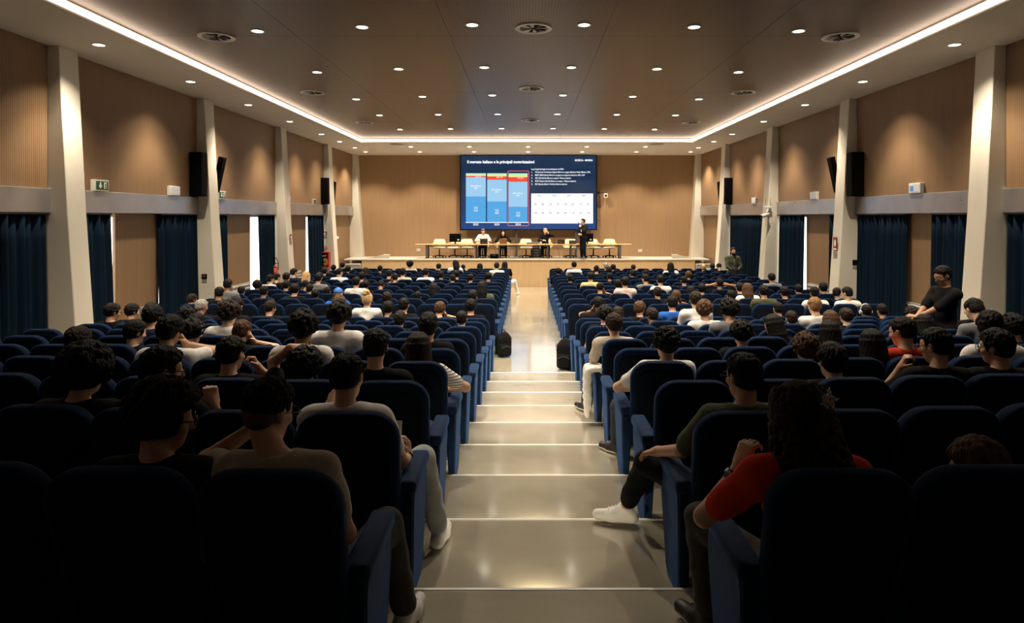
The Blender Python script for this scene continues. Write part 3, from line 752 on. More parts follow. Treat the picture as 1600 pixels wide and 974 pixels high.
# ------------------------------------------------------------ figures: smooth bodies from blended distance fields
class Vol:
    def __init__(s, lo, hi, res):
        s.res = res; s.lo = np.array(lo, np.float32)
        s.n = np.ceil((np.array(hi) - s.lo) / res).astype(int) + 1
        s.g = np.full(s.n, 0.3, np.float32)
        s.ax = [s.lo[i] + res * np.arange(s.n[i], dtype=np.float32) for i in range(3)]
    def win(s, lo, hi, pad):
        a = np.clip(np.floor((np.array(lo) - pad - s.lo) / s.res).astype(int), 0, s.n)
        b = np.clip(np.ceil((np.array(hi) + pad - s.lo) / s.res).astype(int) + 1, 0, s.n)
        if np.any(b <= a): return None
        sl = tuple(slice(a[i], b[i]) for i in range(3))
        X = s.ax[0][sl[0]][:, None, None]; Y = s.ax[1][sl[1]][None, :, None]; Z = s.ax[2][sl[2]][None, None, :]
        return sl, X, Y, Z
    def put(s, sl, d, k, sub):
        a = s.g[sl]
        if sub:
            d = -d
            if k > 0:
                h = np.maximum(k - np.abs(a - d), 0) / k; s.g[sl] = np.maximum(a, d) + h * h * k * 0.25
            else: s.g[sl] = np.maximum(a, d)
        else:
            if k > 0:
                h = np.maximum(k - np.abs(a - d), 0) / k; s.g[sl] = np.minimum(a, d) - h * h * k * 0.25
            else: s.g[sl] = np.minimum(a, d)
    def cap(s, a, b, ra, rb=None, k=0.02, sub=False):
        rb = ra if rb is None else rb
        a = np.array(a, np.float32); b = np.array(b, np.float32); R = max(ra, rb)
        w = s.win(np.minimum(a, b) - R, np.maximum(a, b) + R, max(k, 2.5 * s.res))
        if w is None: return
        sl, X, Y, Z = w; d = b - a; L = float(d @ d) + 1e-9
        t = np.clip(((X - a[0]) * d[0] + (Y - a[1]) * d[1] + (Z - a[2]) * d[2]) / L, 0, 1)
        q = np.sqrt((X - a[0] - t * d[0]) ** 2 + (Y - a[1] - t * d[1]) ** 2 + (Z - a[2] - t * d[2]) ** 2) - (ra + (rb - ra) * t)
        s.put(sl, q, k, sub)
    def ell(s, c, r, R=None, k=0.02, sub=False):
        c = np.array(c, np.float32); r = np.array(r, np.float32); m = float(r.max())
        w = s.win(c - (r if R is None else m), c + (r if R is None else m), max(k, 2.5 * s.res))
        if w is None: return
        sl, X, Y, Z = w; X = X - c[0]; Y = Y - c[1]; Z = Z - c[2]
        if R is not None:
            R = np.array(R, np.float32)
            X, Y, Z = (R[0, 0] * X + R[1, 0] * Y + R[2, 0] * Z, R[0, 1] * X + R[1, 1] * Y + R[2, 1] * Z, R[0, 2] * X + R[1, 2] * Y + R[2, 2] * Z)
        k0 = np.sqrt((X / r[0]) ** 2 + (Y / r[1]) ** 2 + (Z / r[2]) ** 2)
        k1 = np.sqrt((X / r[0] ** 2) ** 2 + (Y / r[1] ** 2) ** 2 + (Z / r[2] ** 2) ** 2) + 1e-6
        s.put(sl, k0 * (k0 - 1) / k1, k, sub)
    def box(s, c, h, R=None, rad=0.01, k=0.01, sub=False):
        c = np.array(c, np.float32); h = np.array(h, np.float32); m = float(np.linalg.norm(h))
        w = s.win(c - (h if R is None else m), c + (h if R is None else m), max(k, 2.5 * s.res))
        if w is None: return
        sl, X, Y, Z = w; X = X - c[0]; Y = Y - c[1]; Z = Z - c[2]
        if R is not None:
            R = np.array(R, np.float32)
            X, Y, Z = (R[0, 0] * X + R[1, 0] * Y + R[2, 0] * Z, R[0, 1] * X + R[1, 1] * Y + R[2, 1] * Z, R[0, 2] * X + R[1, 2] * Y + R[2, 2] * Z)
        qx = np.abs(X) - h[0] + rad; qy = np.abs(Y) - h[1] + rad; qz = np.abs(Z) - h[2] + rad
        q = np.sqrt(np.maximum(qx, 0) ** 2 + np.maximum(qy, 0) ** 2 + np.maximum(qz, 0) ** 2) + np.minimum(np.maximum(np.maximum(qx, qy), qz), 0) - rad
        s.put(sl, q, k, sub)
    def below(s, z):      # cut away everything under height z
        s.g = np.maximum(s.g, (z - s.ax[2])[None, None, :])
    def above(s, z):
        s.g = np.maximum(s.g, (s.ax[2] - z)[None, None, :])
    def mesh(s, name):
        g = s.g; g[0] = g[-1] = 0.1; g[:, 0] = g[:, -1] = 0.1; g[:, :, 0] = g[:, :, -1] = 0.1
        i = g < 0
        c = i[:-1, :-1, :-1].astype(np.int8)
        for dx in (0, 1):
            for dy in (0, 1):
                for dz in (0, 1):
                    if dx + dy + dz: c = c + i[dx:s.n[0] - 1 + dx, dy:s.n[1] - 1 + dy, dz:s.n[2] - 1 + dz]
        I, J, K = np.nonzero((c > 0) & (c < 8))
        off = [(0, 0, 0), (1, 0, 0), (0, 1, 0), (1, 1, 0), (0, 0, 1), (1, 0, 1), (0, 1, 1), (1, 1, 1)]
        cv = np.stack([g[I + o[0], J + o[1], K + o[2]] for o in off], 1)
        P = np.zeros((len(I), 3), np.float32); cnt = np.zeros(len(I), np.float32)
        for a in range(8):
            for b in range(a + 1, 8):
                df = [off[b][x] - off[a][x] for x in range(3)]
                if sum(abs(x) for x in df) != 1: continue
                va, vb = cv[:, a], cv[:, b]; m = (va < 0) != (vb < 0)
                t = np.where(m, va / np.where(m, va - vb, 1), 0)
                for x in range(3): P[:, x] += np.where(m, off[a][x] + t * df[x], 0)
                cnt += m
        P /= cnt[:, None]
        P = (P + np.stack([I, J, K], 1)) * s.res + s.lo
        idx = np.full(c.shape, -1, np.int32); idx[I, J, K] = np.arange(len(I))
        Q = []
        for ax in range(3):
            sl0 = [slice(None)] * 3; sl1 = [slice(None)] * 3
            sl0[ax] = slice(0, -1); sl1[ax] = slice(1, None)
            e = i[tuple(sl0)] != i[tuple(sl1)]
            A = np.stack(np.nonzero(e), 1)
            u, v = [(1, 2), (2, 0), (0, 1)][ax]
            A = A[(A[:, u] > 0) & (A[:, v] > 0)]
            ins = i[tuple(A.T)]
            def cell(du, dv):
                B = A.copy(); B[:, u] -= du; B[:, v] -= dv; return idx[tuple(B.T)]
            q = np.stack([cell(1, 1), cell(0, 1), cell(0, 0), cell(1, 0)], 1)
            q = np.where(ins[:, None], q, q[:, ::-1]); Q.append(q[(q >= 0).all(1)])
        Q = np.concatenate(Q).astype(np.int32)
        me = bpy.data.meshes.new(name)
        me.vertices.add(len(P)); me.vertices.foreach_set('co', P.ravel())
        me.loops.add(len(Q) * 4); me.loops.foreach_set('vertex_index', Q.ravel())
        me.polygons.add(len(Q)); me.polygons.foreach_set('loop_start', np.arange(0, len(Q) * 4, 4, dtype=np.int32))
        me.polygons.foreach_set('use_smooth', np.ones(len(Q), bool))
        me.update(calc_edges=True)
        return me
def V3(*a): return np.array(a, np.float32)
def unit(v): return v / (np.linalg.norm(v) + 1e-9)
def rotm(yaw=0, pitch=0, roll=0):
    """yaw > 0 turns the face to the figure's left, pitch > 0 nods down, roll > 0 tips to the right; degrees"""
    return np.array(Matrix.Rotation(math.radians(yaw), 3, 'Z') @ Matrix.Rotation(math.radians(-pitch), 3, 'X') @ Matrix.Rotation(math.radians(roll), 3, 'Y'))
def ik(a, c, l1, l2, pole):
    d = c - a; L = min(np.linalg.norm(d), (l1 + l2) * 0.995); d = unit(d)
    x = (l1 * l1 - l2 * l2 + L * L) / (2 * L); h = math.sqrt(max(l1 * l1 - x * x, 0))
    p = pole - d * float(pole @ d); return a + d * x + unit(p) * h, a + d * L
def head(v, c, R, lean=True, ears=True):
    def H(p): return c + R @ V3(*p)
    v.ell(H((0, -0.012, 0.030)), (0.074, 0.094, 0.085), R, k=0.02)
    v.ell(H((0, 0.030, -0.030)), (0.060, 0.060, 0.085), R, k=0.03)
    v.ell(H((0, 0.046, -0.082)), (0.040, 0.036, 0.034), R, k=0.03)
    v.cap(H((-0.03, 0.070, 0.030)), H((0.03, 0.070, 0.030)), 0.016, k=0.02)
    for s in (-1, 1):
        v.ell(H((s * 0.030, 0.096, 0.008)), (0.017, 0.014, 0.012), R, k=0.012, sub=True)
        v.ell(H((s * 0.030, 0.078, 0.008)), (0.0125, 0.0125, 0.0125), R, k=0.004)
        v.ell(H((s * 0.045, 0.062, -0.022)), (0.020, 0.022, 0.016), R, k=0.02)
        if ears:
            v.ell(H((s * 0.079, -0.008, -0.002)), (0.012, 0.020, 0.033), R, k=0.01)
            v.ell(H((s * 0.091, 0.000, 0.000)), (0.006, 0.010, 0.018), R, k=0.006, sub=True)
    v.cap(H((0, 0.088, 0.010)), H((0, 0.106, -0.024)), 0.009, 0.015, k=0.012)
    v.cap(H((-0.018, 0.083, -0.052)), H((0.018, 0.083, -0.052)), 0.008, k=0.006)
    v.cap(H((-0.015, 0.080, -0.063)), H((0.015, 0.080, -0.063)), 0.008, k=0.006)
    v.box(H((0, 0.094, -0.0575)), (0.020, 0.006, 0.0015), R, 0.001, k=0.003, sub=True)
def hand(v, w, d, n, side, curl=0.5, spread=0.0):
    """palm and five fingers: W wrist, D pointing along the hand, N out of the back of the hand, SIDE +1 puts the thumb at +cross(d, n)"""
    d = unit(V3(*d)); n = unit(V3(*n) - d * float(V3(*n) @ d)); s = np.cross(d, n) * side
    R = np.stack([s, n, d], 1)
    v.box(w + d * 0.050, (0.040, 0.014, 0.050), R, 0.013, k=0.012)
    v.cap(w - d * 0.01, w + d * 0.03, 0.027, 0.024, k=0.02)
    for i, (o, L) in enumerate(((0.031, 0.072), (0.0105, 0.080), (-0.0105, 0.075), (-0.031, 0.058))):
        p = w + d * (0.094 - 0.004 * abs(i - 1)) + s * o
        a = 0.25 * curl; dd = d
        for sg, (fr, cu) in enumerate(((0.45, 0.7), (0.32, 1.0), (0.23, 0.8))):
            a = a + cu * curl
            dd = unit(d * math.cos(a) - n * math.sin(a) + s * o * 5 * spread)
            q = p + dd * L * fr
            v.cap(p, q, 0.0092 - 0.0006 * sg, 0.0086 - 0.0008 * sg, k=0.002); p = q
    t0 = w + d * 0.025 + s * 0.030
    t1 = t0 + unit(d * 0.65 + s * 0.75 - n * 0.35 * (0.4 + curl)) * 0.042
    t2 = t1 + unit(d * 0.85 + s * 0.25 - n * 0.5 * (0.3 + curl)) * 0.036
    v.cap(t0, t1, 0.014, 0.011, k=0.010); v.cap(t1, t2, 0.011, 0.009, k=0.004)
class Pose: pass
def pose(h=1.20, hx=0.0, hy=0.33, yaw=0, pitch=8, roll=0, lean=0.0, fwd=0.0, arms=None, legs=None, standing=False, sh_w=0.185):
    """joints of a seated figure in the chair's own axes: x right, y to the stage, z up, origin under the rear of the backrest"""
    p = Pose(); k = h / 1.20; p.standing = standing
    p.head = V3(hx, hy + fwd, h); p.R = rotm(yaw, pitch, roll)
    p.pel = V3(lean * 0.2, 0.42, 0.52)
    p.neck = V3(hx * 0.85 + lean * 0.1, 0.27 + fwd * 0.8, 1.045 * k)
    p.chest = V3(hx * 0.6 + lean * 0.1, 0.29 + fwd * 0.55, 0.87 * k)
    p.abd = V3(hx * 0.3, 0.36 + fwd * 0.25, 0.69 * k)
    p.sh = {}; p.el = {}; p.wr = {}; p.hd = {}
    for s, nm in ((-1, 'L'), (1, 'R')):
        p.sh[nm] = V3(p.neck[0] + s * sh_w, 0.28 + fwd * 0.7, 0.985 * k)
        a = (arms or {}).get(nm, {})
        tgt = V3(*a.get('wrist', (s * 0.13, 0.60, 0.66)))
        pole = V3(*a.get('pole', (s * 0.7, -0.5, -0.6)))
        if 'elbow' in a:
            e = V3(*a['elbow']); e = p.sh[nm] + unit(e - p.sh[nm]) * 0.29
            w = e + unit(tgt - e) * 0.25
        else: e, w = ik(p.sh[nm], tgt, 0.29, 0.25, pole)
        p.el[nm] = e; p.wr[nm] = w
        p.hd[nm] = (a.get('hand', tuple(unit(w - e))), a.get('back', (0, 0.2, 1)), a.get('curl', 0.5), a.get('spread', 0.0), a.get('thumb', None))
    p.hip = {}; p.kn = {}; p.an = {}; p.toe = {}
    for s, nm in ((-1, 'L'), (1, 'R')):
        l = (legs or {}).get(nm, {})
        p.hip[nm] = p.pel + V3(s * 0.095, 0.02, -0.01)
        p.kn[nm] = V3(*l.get('knee', (s * 0.13, 0.86, 0.52)))
        p.an[nm] = V3(*l.get('ankle', (s * 0.13, 0.86, 0.09)))
        p.toe[nm] = V3(*l.get('toe', tuple(p.an[nm] + V3(s * 0.03, 0.17, -0.055))))
    return p
def lohi(p, pad=0.2):
    q = np.array([p.head, p.pel] + list(p.el.values()) + list(p.wr.values()) + list(p.kn.values()) + list(p.an.values()) + list(p.toe.values()) + list(p.sh.values()))
    return q.min(0) - pad, q.max(0) + pad
def torso(v, p, g, k=0.05):
    v.ell(p.pel, (0.165 + g, 0.125 + g, 0.115 + g), k=k)
    v.ell(p.abd, (0.140 + g, 0.105 + g, 0.155 + g), k=k)
    v.ell(p.chest, (0.160 + g, 0.108 + g, 0.165 + g), k=k)
    v.cap(p.sh['L'] * 0.88 + p.neck * 0.12, p.sh['R'] * 0.88 + p.neck * 0.12, 0.055 + g, k=k)
    for s in 'LR':
        v.cap(p.neck + V3(0, 0, -0.02), p.sh[s] + V3(0, 0, 0.005), 0.050 + g * 0.7, 0.048 + g, k=0.03)
def body(p, res, name, ears=True, pre=None):
    lo, hi = lohi(p); v = Vol(lo, hi, res)
    torso(v, p, 0.0)
    v.cap(p.neck + V3(0, -0.005, -0.03), p.head + p.R @ V3(0, -0.022, -0.05), 0.056, 0.052, k=0.025)
    for s, sg in (('L', -1), ('R', 1)):
        v.cap(p.sh[s], p.el[s], 0.050, 0.040, k=0.03); v.cap(p.el[s], p.wr[s], 0.041, 0.027, k=0.015)
        v.cap(p.hip[s], p.kn[s], 0.083, 0.056, k=0.04); v.cap(p.kn[s], p.an[s], 0.055, 0.036, k=0.02)
        v.cap(p.kn[s] * 0.7 + p.an[s] * 0.3 + V3(0, -0.015, 0), p.kn[s] * 0.45 + p.an[s] * 0.55 + V3(0, -0.01, 0), 0.052, 0.044, k=0.03)
        f = p.toe[s] - p.an[s]; f[2] = 0; f = unit(f); bz = min(p.an[s][2] - 0.085, p.toe[s][2] - 0.03)
        v.cap(p.an[s] + V3(0, 0, -0.03), V3(p.an[s][0], p.an[s][1], bz + 0.045) + f * 0.125, 0.034, 0.026, k=0.02)
        d, n, cu, sp, th = p.hd[s]
        hand(v, p.wr[s], d, n, (sg if th is None else th) * -1, cu, sp)
    head(v, p.head, p.R, ears=ears)
    return v.mesh(name)
def shirt(p, res, name, sleeve=0.62, g=0.016, neck=0.062, seed=0, hem=0.47):
    lo, hi = lohi(p); v = Vol(lo, hi, res)
    torso(v, p, g)
    for s in 'LR':
        e = p.sh[s] + (p.el[s] - p.sh[s]) * min(1, sleeve / 1.0)
        v.cap(p.sh[s], e, 0.050 + g + 0.006, 0.050 + g - 0.004, k=0.03)
        if sleeve > 1: v.cap(p.el[s], p.el[s] + (p.wr[s] - p.el[s]) * (sleeve - 1), 0.052, 0.040, k=0.02)
    v.ell(p.neck + V3(0, 0.015, 0.055), (neck + 0.012, neck + 0.02, 0.05), k=0.008, sub=True)
    v.below(hem)
    X, Y, Z = v.ax[0][:, None, None], v.ax[1][None, :, None], v.ax[2][None, None, :]
    v.g = v.g + (0.004 * np.sin(38 * Z + 9 * X + seed) * np.sin(21 * X - 13 * Y + 2 * seed)).astype(np.float32)
    return v.mesh(name)
def trousers(p, res, name, g=0.017, cut=0.9, waist=0.56, seed=0):
    lo, hi = lohi(p); v = Vol(lo, hi, res)
    v.ell(p.pel, (0.165 + g, 0.125 + g, 0.115 + g), k=0.04)
    for s in 'LR':
        a = p.kn[s] + (p.an[s] - p.kn[s]) * cut
        v.cap(p.hip[s], p.kn[s], 0.083 + g, 0.058 + g, k=0.04); v.cap(p.kn[s], a, 0.060 + g, 0.046 + g, k=0.02)
    if not p.standing: v.above(waist + 0.12)
    X, Y, Z = v.ax[0][:, None, None], v.ax[1][None, :, None], v.ax[2][None, None, :]
    v.g = v.g + (0.004 * np.sin(45 * Z + 14 * Y + seed) * np.sin(16 * X + 20 * Y)).astype(np.float32)
    return v.mesh(name)
def shoe_mesh(an, toe, res, name):
    an = V3(*an); toe = V3(*toe); f = toe - an; f[2] = 0; f = unit(f)
    base = min(an[2] - 0.085, toe[2] - 0.03)
    heel = V3(an[0], an[1], base + 0.035) - f * 0.045; tip = heel + f * 0.235
    mid = heel + f * 0.13
    lo = np.minimum(heel, tip) - 0.09; hi = np.maximum(heel, tip) + 0.09; hi[2] = an[2] + 0.08
    v = Vol(lo, hi, res)
    v.cap(heel, mid, 0.040, 0.046, k=0.02); v.cap(mid, tip, 0.046, 0.034, k=0.02)
    v.cap(heel + V3(0, 0, 0.012), V3(an[0], an[1], base + 0.09), 0.040, 0.044, k=0.03)
    v.cap(V3(an[0], an[1], base + 0.09), mid + V3(0, 0, 0.005), 0.040, 0.035, k=0.03)
    v.ell(V3(an[0], an[1], base + 0.145), (0.034, 0.034, 0.04), k=0.006, sub=True)
    up = v.mesh(name)
    for vv in up.vertices: vv.co.z = max(vv.co.z, base + 0.012)
    w = Vol(lo, hi, res)
    w.cap(heel, mid, 0.043, 0.049, k=0.02); w.cap(mid, tip, 0.049, 0.037, k=0.02)
    w.g = np.maximum(w.g, (np.abs(w.ax[2] - (base + 0.013)) - 0.013)[None, None, :])
    return up, w.mesh('sole')
# hair, built round a head at the origin facing +y
def hair_mesh(style, res=0.0075, seed=1, big=1.0, strand=0.003):
    rnd = random.Random(seed)
    v = Vol((-0.22, -0.24, -0.46 if style in 'L' else -0.2), (0.22, 0.2, 0.24), res)
    def shell(gx, gy, gz, cz=0.034, cy=-0.014):
        v.ell((0, cy, cz), (0.076 + gx, 0.096 + gy, 0.085 + gz), k=0.01)
        v.ell((0, -0.055, -0.010), (0.070 + gx * .7, 0.052 + gy * .7, 0.070), k=0.02)
    def face(z=0.060, y=0.040, ear=True):
        v.box((0, y + 0.10, z - 0.16), (0.13, 0.10, 0.16), None, 0.02, k=0.02, sub=True)
        v.ell((0, 0.115, z - 0.01), (0.060, 0.05, 0.045), k=0.02, sub=True)
        if ear:
            for s in (-1, 1): v.ell((s * 0.088, 0.006, -0.018), (0.030, 0.030, 0.042), k=0.01, sub=True)
    def lumps(n, rad, r0, r1, zmin=-0.03, grow=0.01):
        for _ in range(n):
            while True:
                a = rnd.uniform(0, 2 * PI); z = rnd.uniform(-0.5, 1); q = math.sqrt(1 - z * z)
                p = (math.cos(a) * q * (0.076 + grow), -0.014 + math.sin(a) * q * (0.096 + grow), 0.034 + z * (0.085 + grow))
                if p[2] > zmin and not (p[1] > 0.045 and p[2] < 0.075): break
            v.ell(p, (rad * rnd.uniform(r0, r1),) * 3, k=0.008)
    if style in ('s', 'R'):
        shell(0.010, 0.012, 0.016); lumps(110, 0.014, 0.7, 1.1, 0.04, 0.005); face()
        v.box((0, -0.09, -0.14), (0.15, 0.12, 0.08), None, 0.01, k=0.01, sub=True)
    elif style == 'F':      # short on top, sides and nape faded out
        shell(0.010, 0.010, 0.016); lumps(90, 0.013, 0.7, 1.1, 0.05, 0.010); face()
        v.box((0, -0.06, -0.10), (0.15, 0.16, 0.108), None, 0.01, k=0.012, sub=True)
    elif style == 'f':      # the thin stubble below it
        v.ell((0, -0.012, 0.030), (0.0765, 0.0965, 0.0875), k=0.01); v.ell((0, -0.052, -0.012), (0.060, 0.046, 0.060), k=0.03); face(0.060, 0.030)
        v.box((0, -0.09, -0.145), (0.15, 0.12, 0.08), None, 0.01, k=0.01, sub=True)
    elif style in ('w', 'G', 'H'):
        shell(0.016, 0.018, 0.022); lumps(190, 0.015, 0.7, 1.2, 0.0, 0.011); face(0.056, 0.050, style != 'H')
        v.box((0, -0.09, -0.155), (0.15, 0.12, 0.08), None, 0.01, k=0.01, sub=True)
    elif style == 'c':
        shell(0.020 * big, 0.022 * big, 0.026 * big); lumps(int(230 * big), 0.015 * (1 + (big - 1) * .3), 0.7, 1.3, -0.045, 0.030 * big); face(0.050, 0.055, False)
        v.box((0, -0.09, -0.165), (0.15, 0.12, 0.08), None, 0.01, k=0.01, sub=True)
    elif style == 'X':      # big loose ringlets to the shoulders
        shell(0.022, 0.026, 0.024)
        for _ in range(520):
            a = rnd.uniform(-0.35, PI + 0.35); z = rnd.uniform(-0.19, 0.11)
            q = math.sqrt(max(0.05, 1 - max(0, (z - 0.03) / 0.115) ** 2)); w = 0.105 + 0.035 * max(0, -z + 0.02) / 0.2
            p = (math.cos(a) * w * q, -0.012 - math.sin(a) * (w + 0.012) * q, z)
            v.ell(p, (0.015 * rnd.uniform(0.7, 1.3),) * 3, k=0.005)
        face(0.050, 0.050, False)
    elif style in ('L', 'B', 'P'):
        shell(0.012, 0.016, 0.016)
        if style == 'L':
            for i in range(26):
                a = PI * (i / 25.0) * 1.1 - 0.05 * PI
                x = math.cos(a) * 0.088; y = -0.02 - math.sin(a) * 0.092
                z1 = -0.24 - 0.10 * rnd.random()
                v.cap((x * 0.40, y * 0.40 - 0.008, 0.104), (x * 0.80, y * 0.80 - 0.004, 0.070), 0.018, 0.020, k=0.014); v.cap((x * 0.80, y * 0.80 - 0.004, 0.070), (x * 0.97, y, 0.02), 0.020, 0.021, k=0.014)
                v.cap((x, y, 0.02), (x * 1.05, y - 0.012, -0.12), 0.022, 0.024, k=0.01)
                v.cap((x * 1.05, y - 0.012, -0.12), (x * 1.12 + rnd.uniform(-.02, .02), y - 0.015, z1), 0.024, 0.012, k=0.01)
        elif style == 'B':
            v.ell((0, -0.075, 0.115), (0.055, 0.05, 0.045), k=0.012)
            for _ in range(26): v.ell((rnd.uniform(-.045, .045), -0.075 + rnd.uniform(-.045, .04), 0.115 + rnd.uniform(-.03, .045)), (0.018,) * 3, k=0.006)
        else:
            v.cap((0, -0.115, 0.05), (0, -0.15, -0.02), 0.03, 0.034, k=0.02); v.cap((0, -0.15, -0.02), (0, -0.13, -0.18), 0.034, 0.014, k=0.02)
        face(0.060, 0.050, style != 'L')
    elif style == 'C':
        shell(0.012, 0.014, 0.016, 0.040)
        v.box((0, 0.13, 0.045), (0.075, 0.06, 0.006), None, 0.005, k=0.01)
        v.box((0, 0.0, -0.12), (0.2, 0.2, 0.15), None, 0.01, k=0.004, sub=True)
        v.ell((0, -0.02, 0.142), (0.010, 0.010, 0.006), k=0.004)
    if style != 'C' and strand:
        X, Y, Z = v.ax[0][:, None, None], v.ax[1][None, :, None], v.ax[2][None, None, :]
        a = np.arctan2(X, -Y - 0.01)
        strand = strand * (0.5 if style in 'LB' else 0.75)
        v.g = v.g + (strand * np.sin(a * 46 + 5 * np.sin(Z * 40)) + strand * 0.8 * np.sin(a * 21 - 60 * Z)).astype(np.float32)
    return v.mesh('hair')
# ------------------------------------------------------------ figure materials
def skin(name, c):
    m = mat(name, c, 0.5); N, L, b = nodes(m)
    b.inputs['Subsurface Weight'].default_value = 0.08; b.inputs['Subsurface Radius'].default_value = (0.02, 0.008, 0.004); b.inputs['Subsurface Scale'].default_value = 0.3
    return m
skin('skin_0', (0.64, 0.39, 0.26)); skin('skin_1', (0.54, 0.30, 0.185)); skin('skin_2', (0.36, 0.185, 0.105))
HAIRC = {'k': (0.0045, 0.0035, 0.003), 'd': (0.016, 0.009, 0.0055), 'b': (0.075, 0.037, 0.018), 'l': (0.22, 0.11, 0.045), 'y': (0.48, 0.31, 0.14), 'g': (0.30, 0.285, 0.26), 'a': (0.10, 0.09, 0.08)}
for k_, c_ in HAIRC.items():
    m_ = noise_col(mat('hair_' + k_, c_, 0.62, spec=0.18), tuple(x * 0.55 for x in c_), tuple(min(1, x * 1.5) for x in c_), 40, (1, 1, 0.3), bump=0.8, bscale=120)
HNAME = {'k': 'black', 'd': 'dark brown', 'b': 'brown', 'l': 'light brown', 'y': 'blond', 'g': 'grey', 'a': 'dark grey'}
SHIRT = {'k': (0.005, 0.005, 0.006), 'w': (0.74, 0.72, 0.68), 'g': (0.16, 0.16, 0.165), 'n': (0.015, 0.022, 0.05), 'r': (0.72, 0.055, 0.032), 'y': (0.62, 0.50, 0.22), 'o': (0.075, 0.082, 0.05),
         'p': (0.68, 0.50, 0.47), 'b': (0.02, 0.10, 0.42), 'e': (0.48, 0.43, 0.35)}
SNAME = {'k': 'black', 'w': 'white', 'g': 'grey', 'n': 'navy', 'r': 'red', 'y': 'yellow', 'o': 'olive', 'p': 'pale pink', 'b': 'bright blue', 'e': 'beige'}
for k_, c_ in SHIRT.items(): noise_col(mat('cloth_' + k_, c_, 0.88, sheen=0.0 if k_ == 'k' else 0.1, spec=0.12), tuple(x * 0.85 for x in c_), tuple(min(1, x * 1.1) for x in c_), 14, bump=0.12, bscale=120)
noise_col(mat('denim_dark', (0.02, 0.025, 0.04), 0.85), (0.014, 0.018, 0.03), (0.028, 0.034, 0.05), 20, bump=0.1)
noise_col(mat('denim_light', (0.42, 0.45, 0.46), 0.85), (0.32, 0.36, 0.38), (0.54, 0.56, 0.55), 9, bump=0.1)
noise_col(mat('denim_black', (0.035, 0.032, 0.028), 0.85), (0.022, 0.020, 0.018), (0.06, 0.055, 0.048), 10, bump=0.1)
mat('cloth_blue_cap', (0.02, 0.13, 0.45), 0.7)
mat('shoe_white', (0.78, 0.76, 0.72), 0.5); mat('shoe_black', (0.012, 0.012, 0.013), 0.5); mat('sole_white', (0.72, 0.69, 0.62), 0.6); mat('sole_gum', (0.30, 0.20, 0.11), 0.6)
mat('eye_white', (0.7, 0.7, 0.68), 0.25)
def child(name, me, m, parent, M4=None, label=None):
    o = bpy.data.objects.new(name, me)
    if not me.materials: me.materials.append(None)
    o.material_slots[0].link = 'OBJECT'; o.material_slots[0].material = M[m]
    link(o, parent)
    if M4 is not None: o.matrix_local = M4
    if label: o['label'] = label
    return o
def head4(p):
    R = Matrix([list(map(float, r)) for r in p.R]).to_4x4()
    return Matrix.Translation([float(x) for x in p.head]) @ R
def eyes_mesh():
    bm = NB()
    for s in (-1, 1):
        t = bmesh.ops.create_uvsphere(bm, u_segments=8, v_segments=6, radius=0.0118)
        bmesh.ops.translate(bm, vec=(s * 0.030, 0.0805, 0.008), verts=t['verts'])
    for f in bm.faces: f.smooth = True
    for f in bm.faces: f.material_index = 0
    me = bpy.data.meshes.new('eyes'); bm.to_mesh(me); bm.free(); return me
def glasses_mesh():
    bm = NB()
    for s in (-1, 1):
        c = Vector((s * 0.033, 0.108, 0.006)); n = 12
        pts = [c + Vector((0.026 * math.cos(2 * PI * i / n), 0, 0.020 * math.sin(2 * PI * i / n))) for i in range(n + 1)]
        tube(bm, pts, 0.0025, 5)
        tube(bm, [(s * 0.058, 0.106, 0.012), (s * 0.088, 0.085, 0.012), (s * 0.092, -0.01, 0.012)], 0.0024, 5)
    tube(bm, [(-0.008, 0.112, 0.010), (0.008, 0.112, 0.010)], 0.0024, 5)
    me = bpy.data.meshes.new('glasses'); bm.to_mesh(me); bm.free(); return me
def headphones_mesh():
    bm = NB()
    pts = [(0.098 * math.cos(a), -0.01, 0.01 + 0.135 * math.sin(a)) for a in [PI * i / 14 for i in range(15)]]
    tube(bm, pts, 0.011, 8)
    for s in (-1, 1): cyl(bm, (s * 0.078, -0.008, -0.008), (s * 0.118, -0.008, -0.008), 0.040, 0.034, 16)
    me = bpy.data.meshes.new('headphones'); bm.to_mesh(me); bm.free(); return me
EYES = eyes_mesh(); GLASSES = glasses_mesh(); PHONES = headphones_mesh()
HAIR = {k_: hair_mesh(k_, 0.008, seed=3 + i) for i, k_ in enumerate(('s', 'w', 'c', 'L', 'B', 'C'))}
HAIR['R'] = HAIR['s']; HAIR['G'] = HAIR['w']; HAIR['H'] = HAIR['w']; HAIR['P'] = HAIR['w']
# ------------------------------------------------------------ the audience in the middle and far rows: a few poses, combined freely
chinR = {'R': {'wrist': (0.10, 0.43, 1.08), 'pole': (0.9, 0.2, -0.6), 'hand': (-0.35, -0.25, 0.9), 'back': (0.6, 0.6, 0.2), 'curl': 0.9}}
chinL = {'L': {'wrist': (-0.10, 0.43, 1.08), 'pole': (-0.9, 0.2, -0.6), 'hand': (0.35, -0.25, 0.9), 'back': (-0.6, 0.6, 0.2), 'curl': 0.9}}
upG = {'R': {'wrist': (0.10, 0.20, 1.20), 'elbow': (0.40, 0.36, 1.12), 'hand': (-0.9, -0.1, 0.25), 'back': (0, -1, 0.2), 'curl': 0.3},
       'L': {'wrist': (-0.10, 0.20, 1.20), 'elbow': (-0.40, 0.36, 1.12), 'hand': (0.9, -0.1, 0.25), 'back': (0, -1, 0.2), 'curl': 0.3}}
legK = {'R': {'knee': (0.36, 0.80, 0.54), 'ankle': (0.46, 0.98, 0.10), 'toe': (0.52, 1.13, 0.045)}}
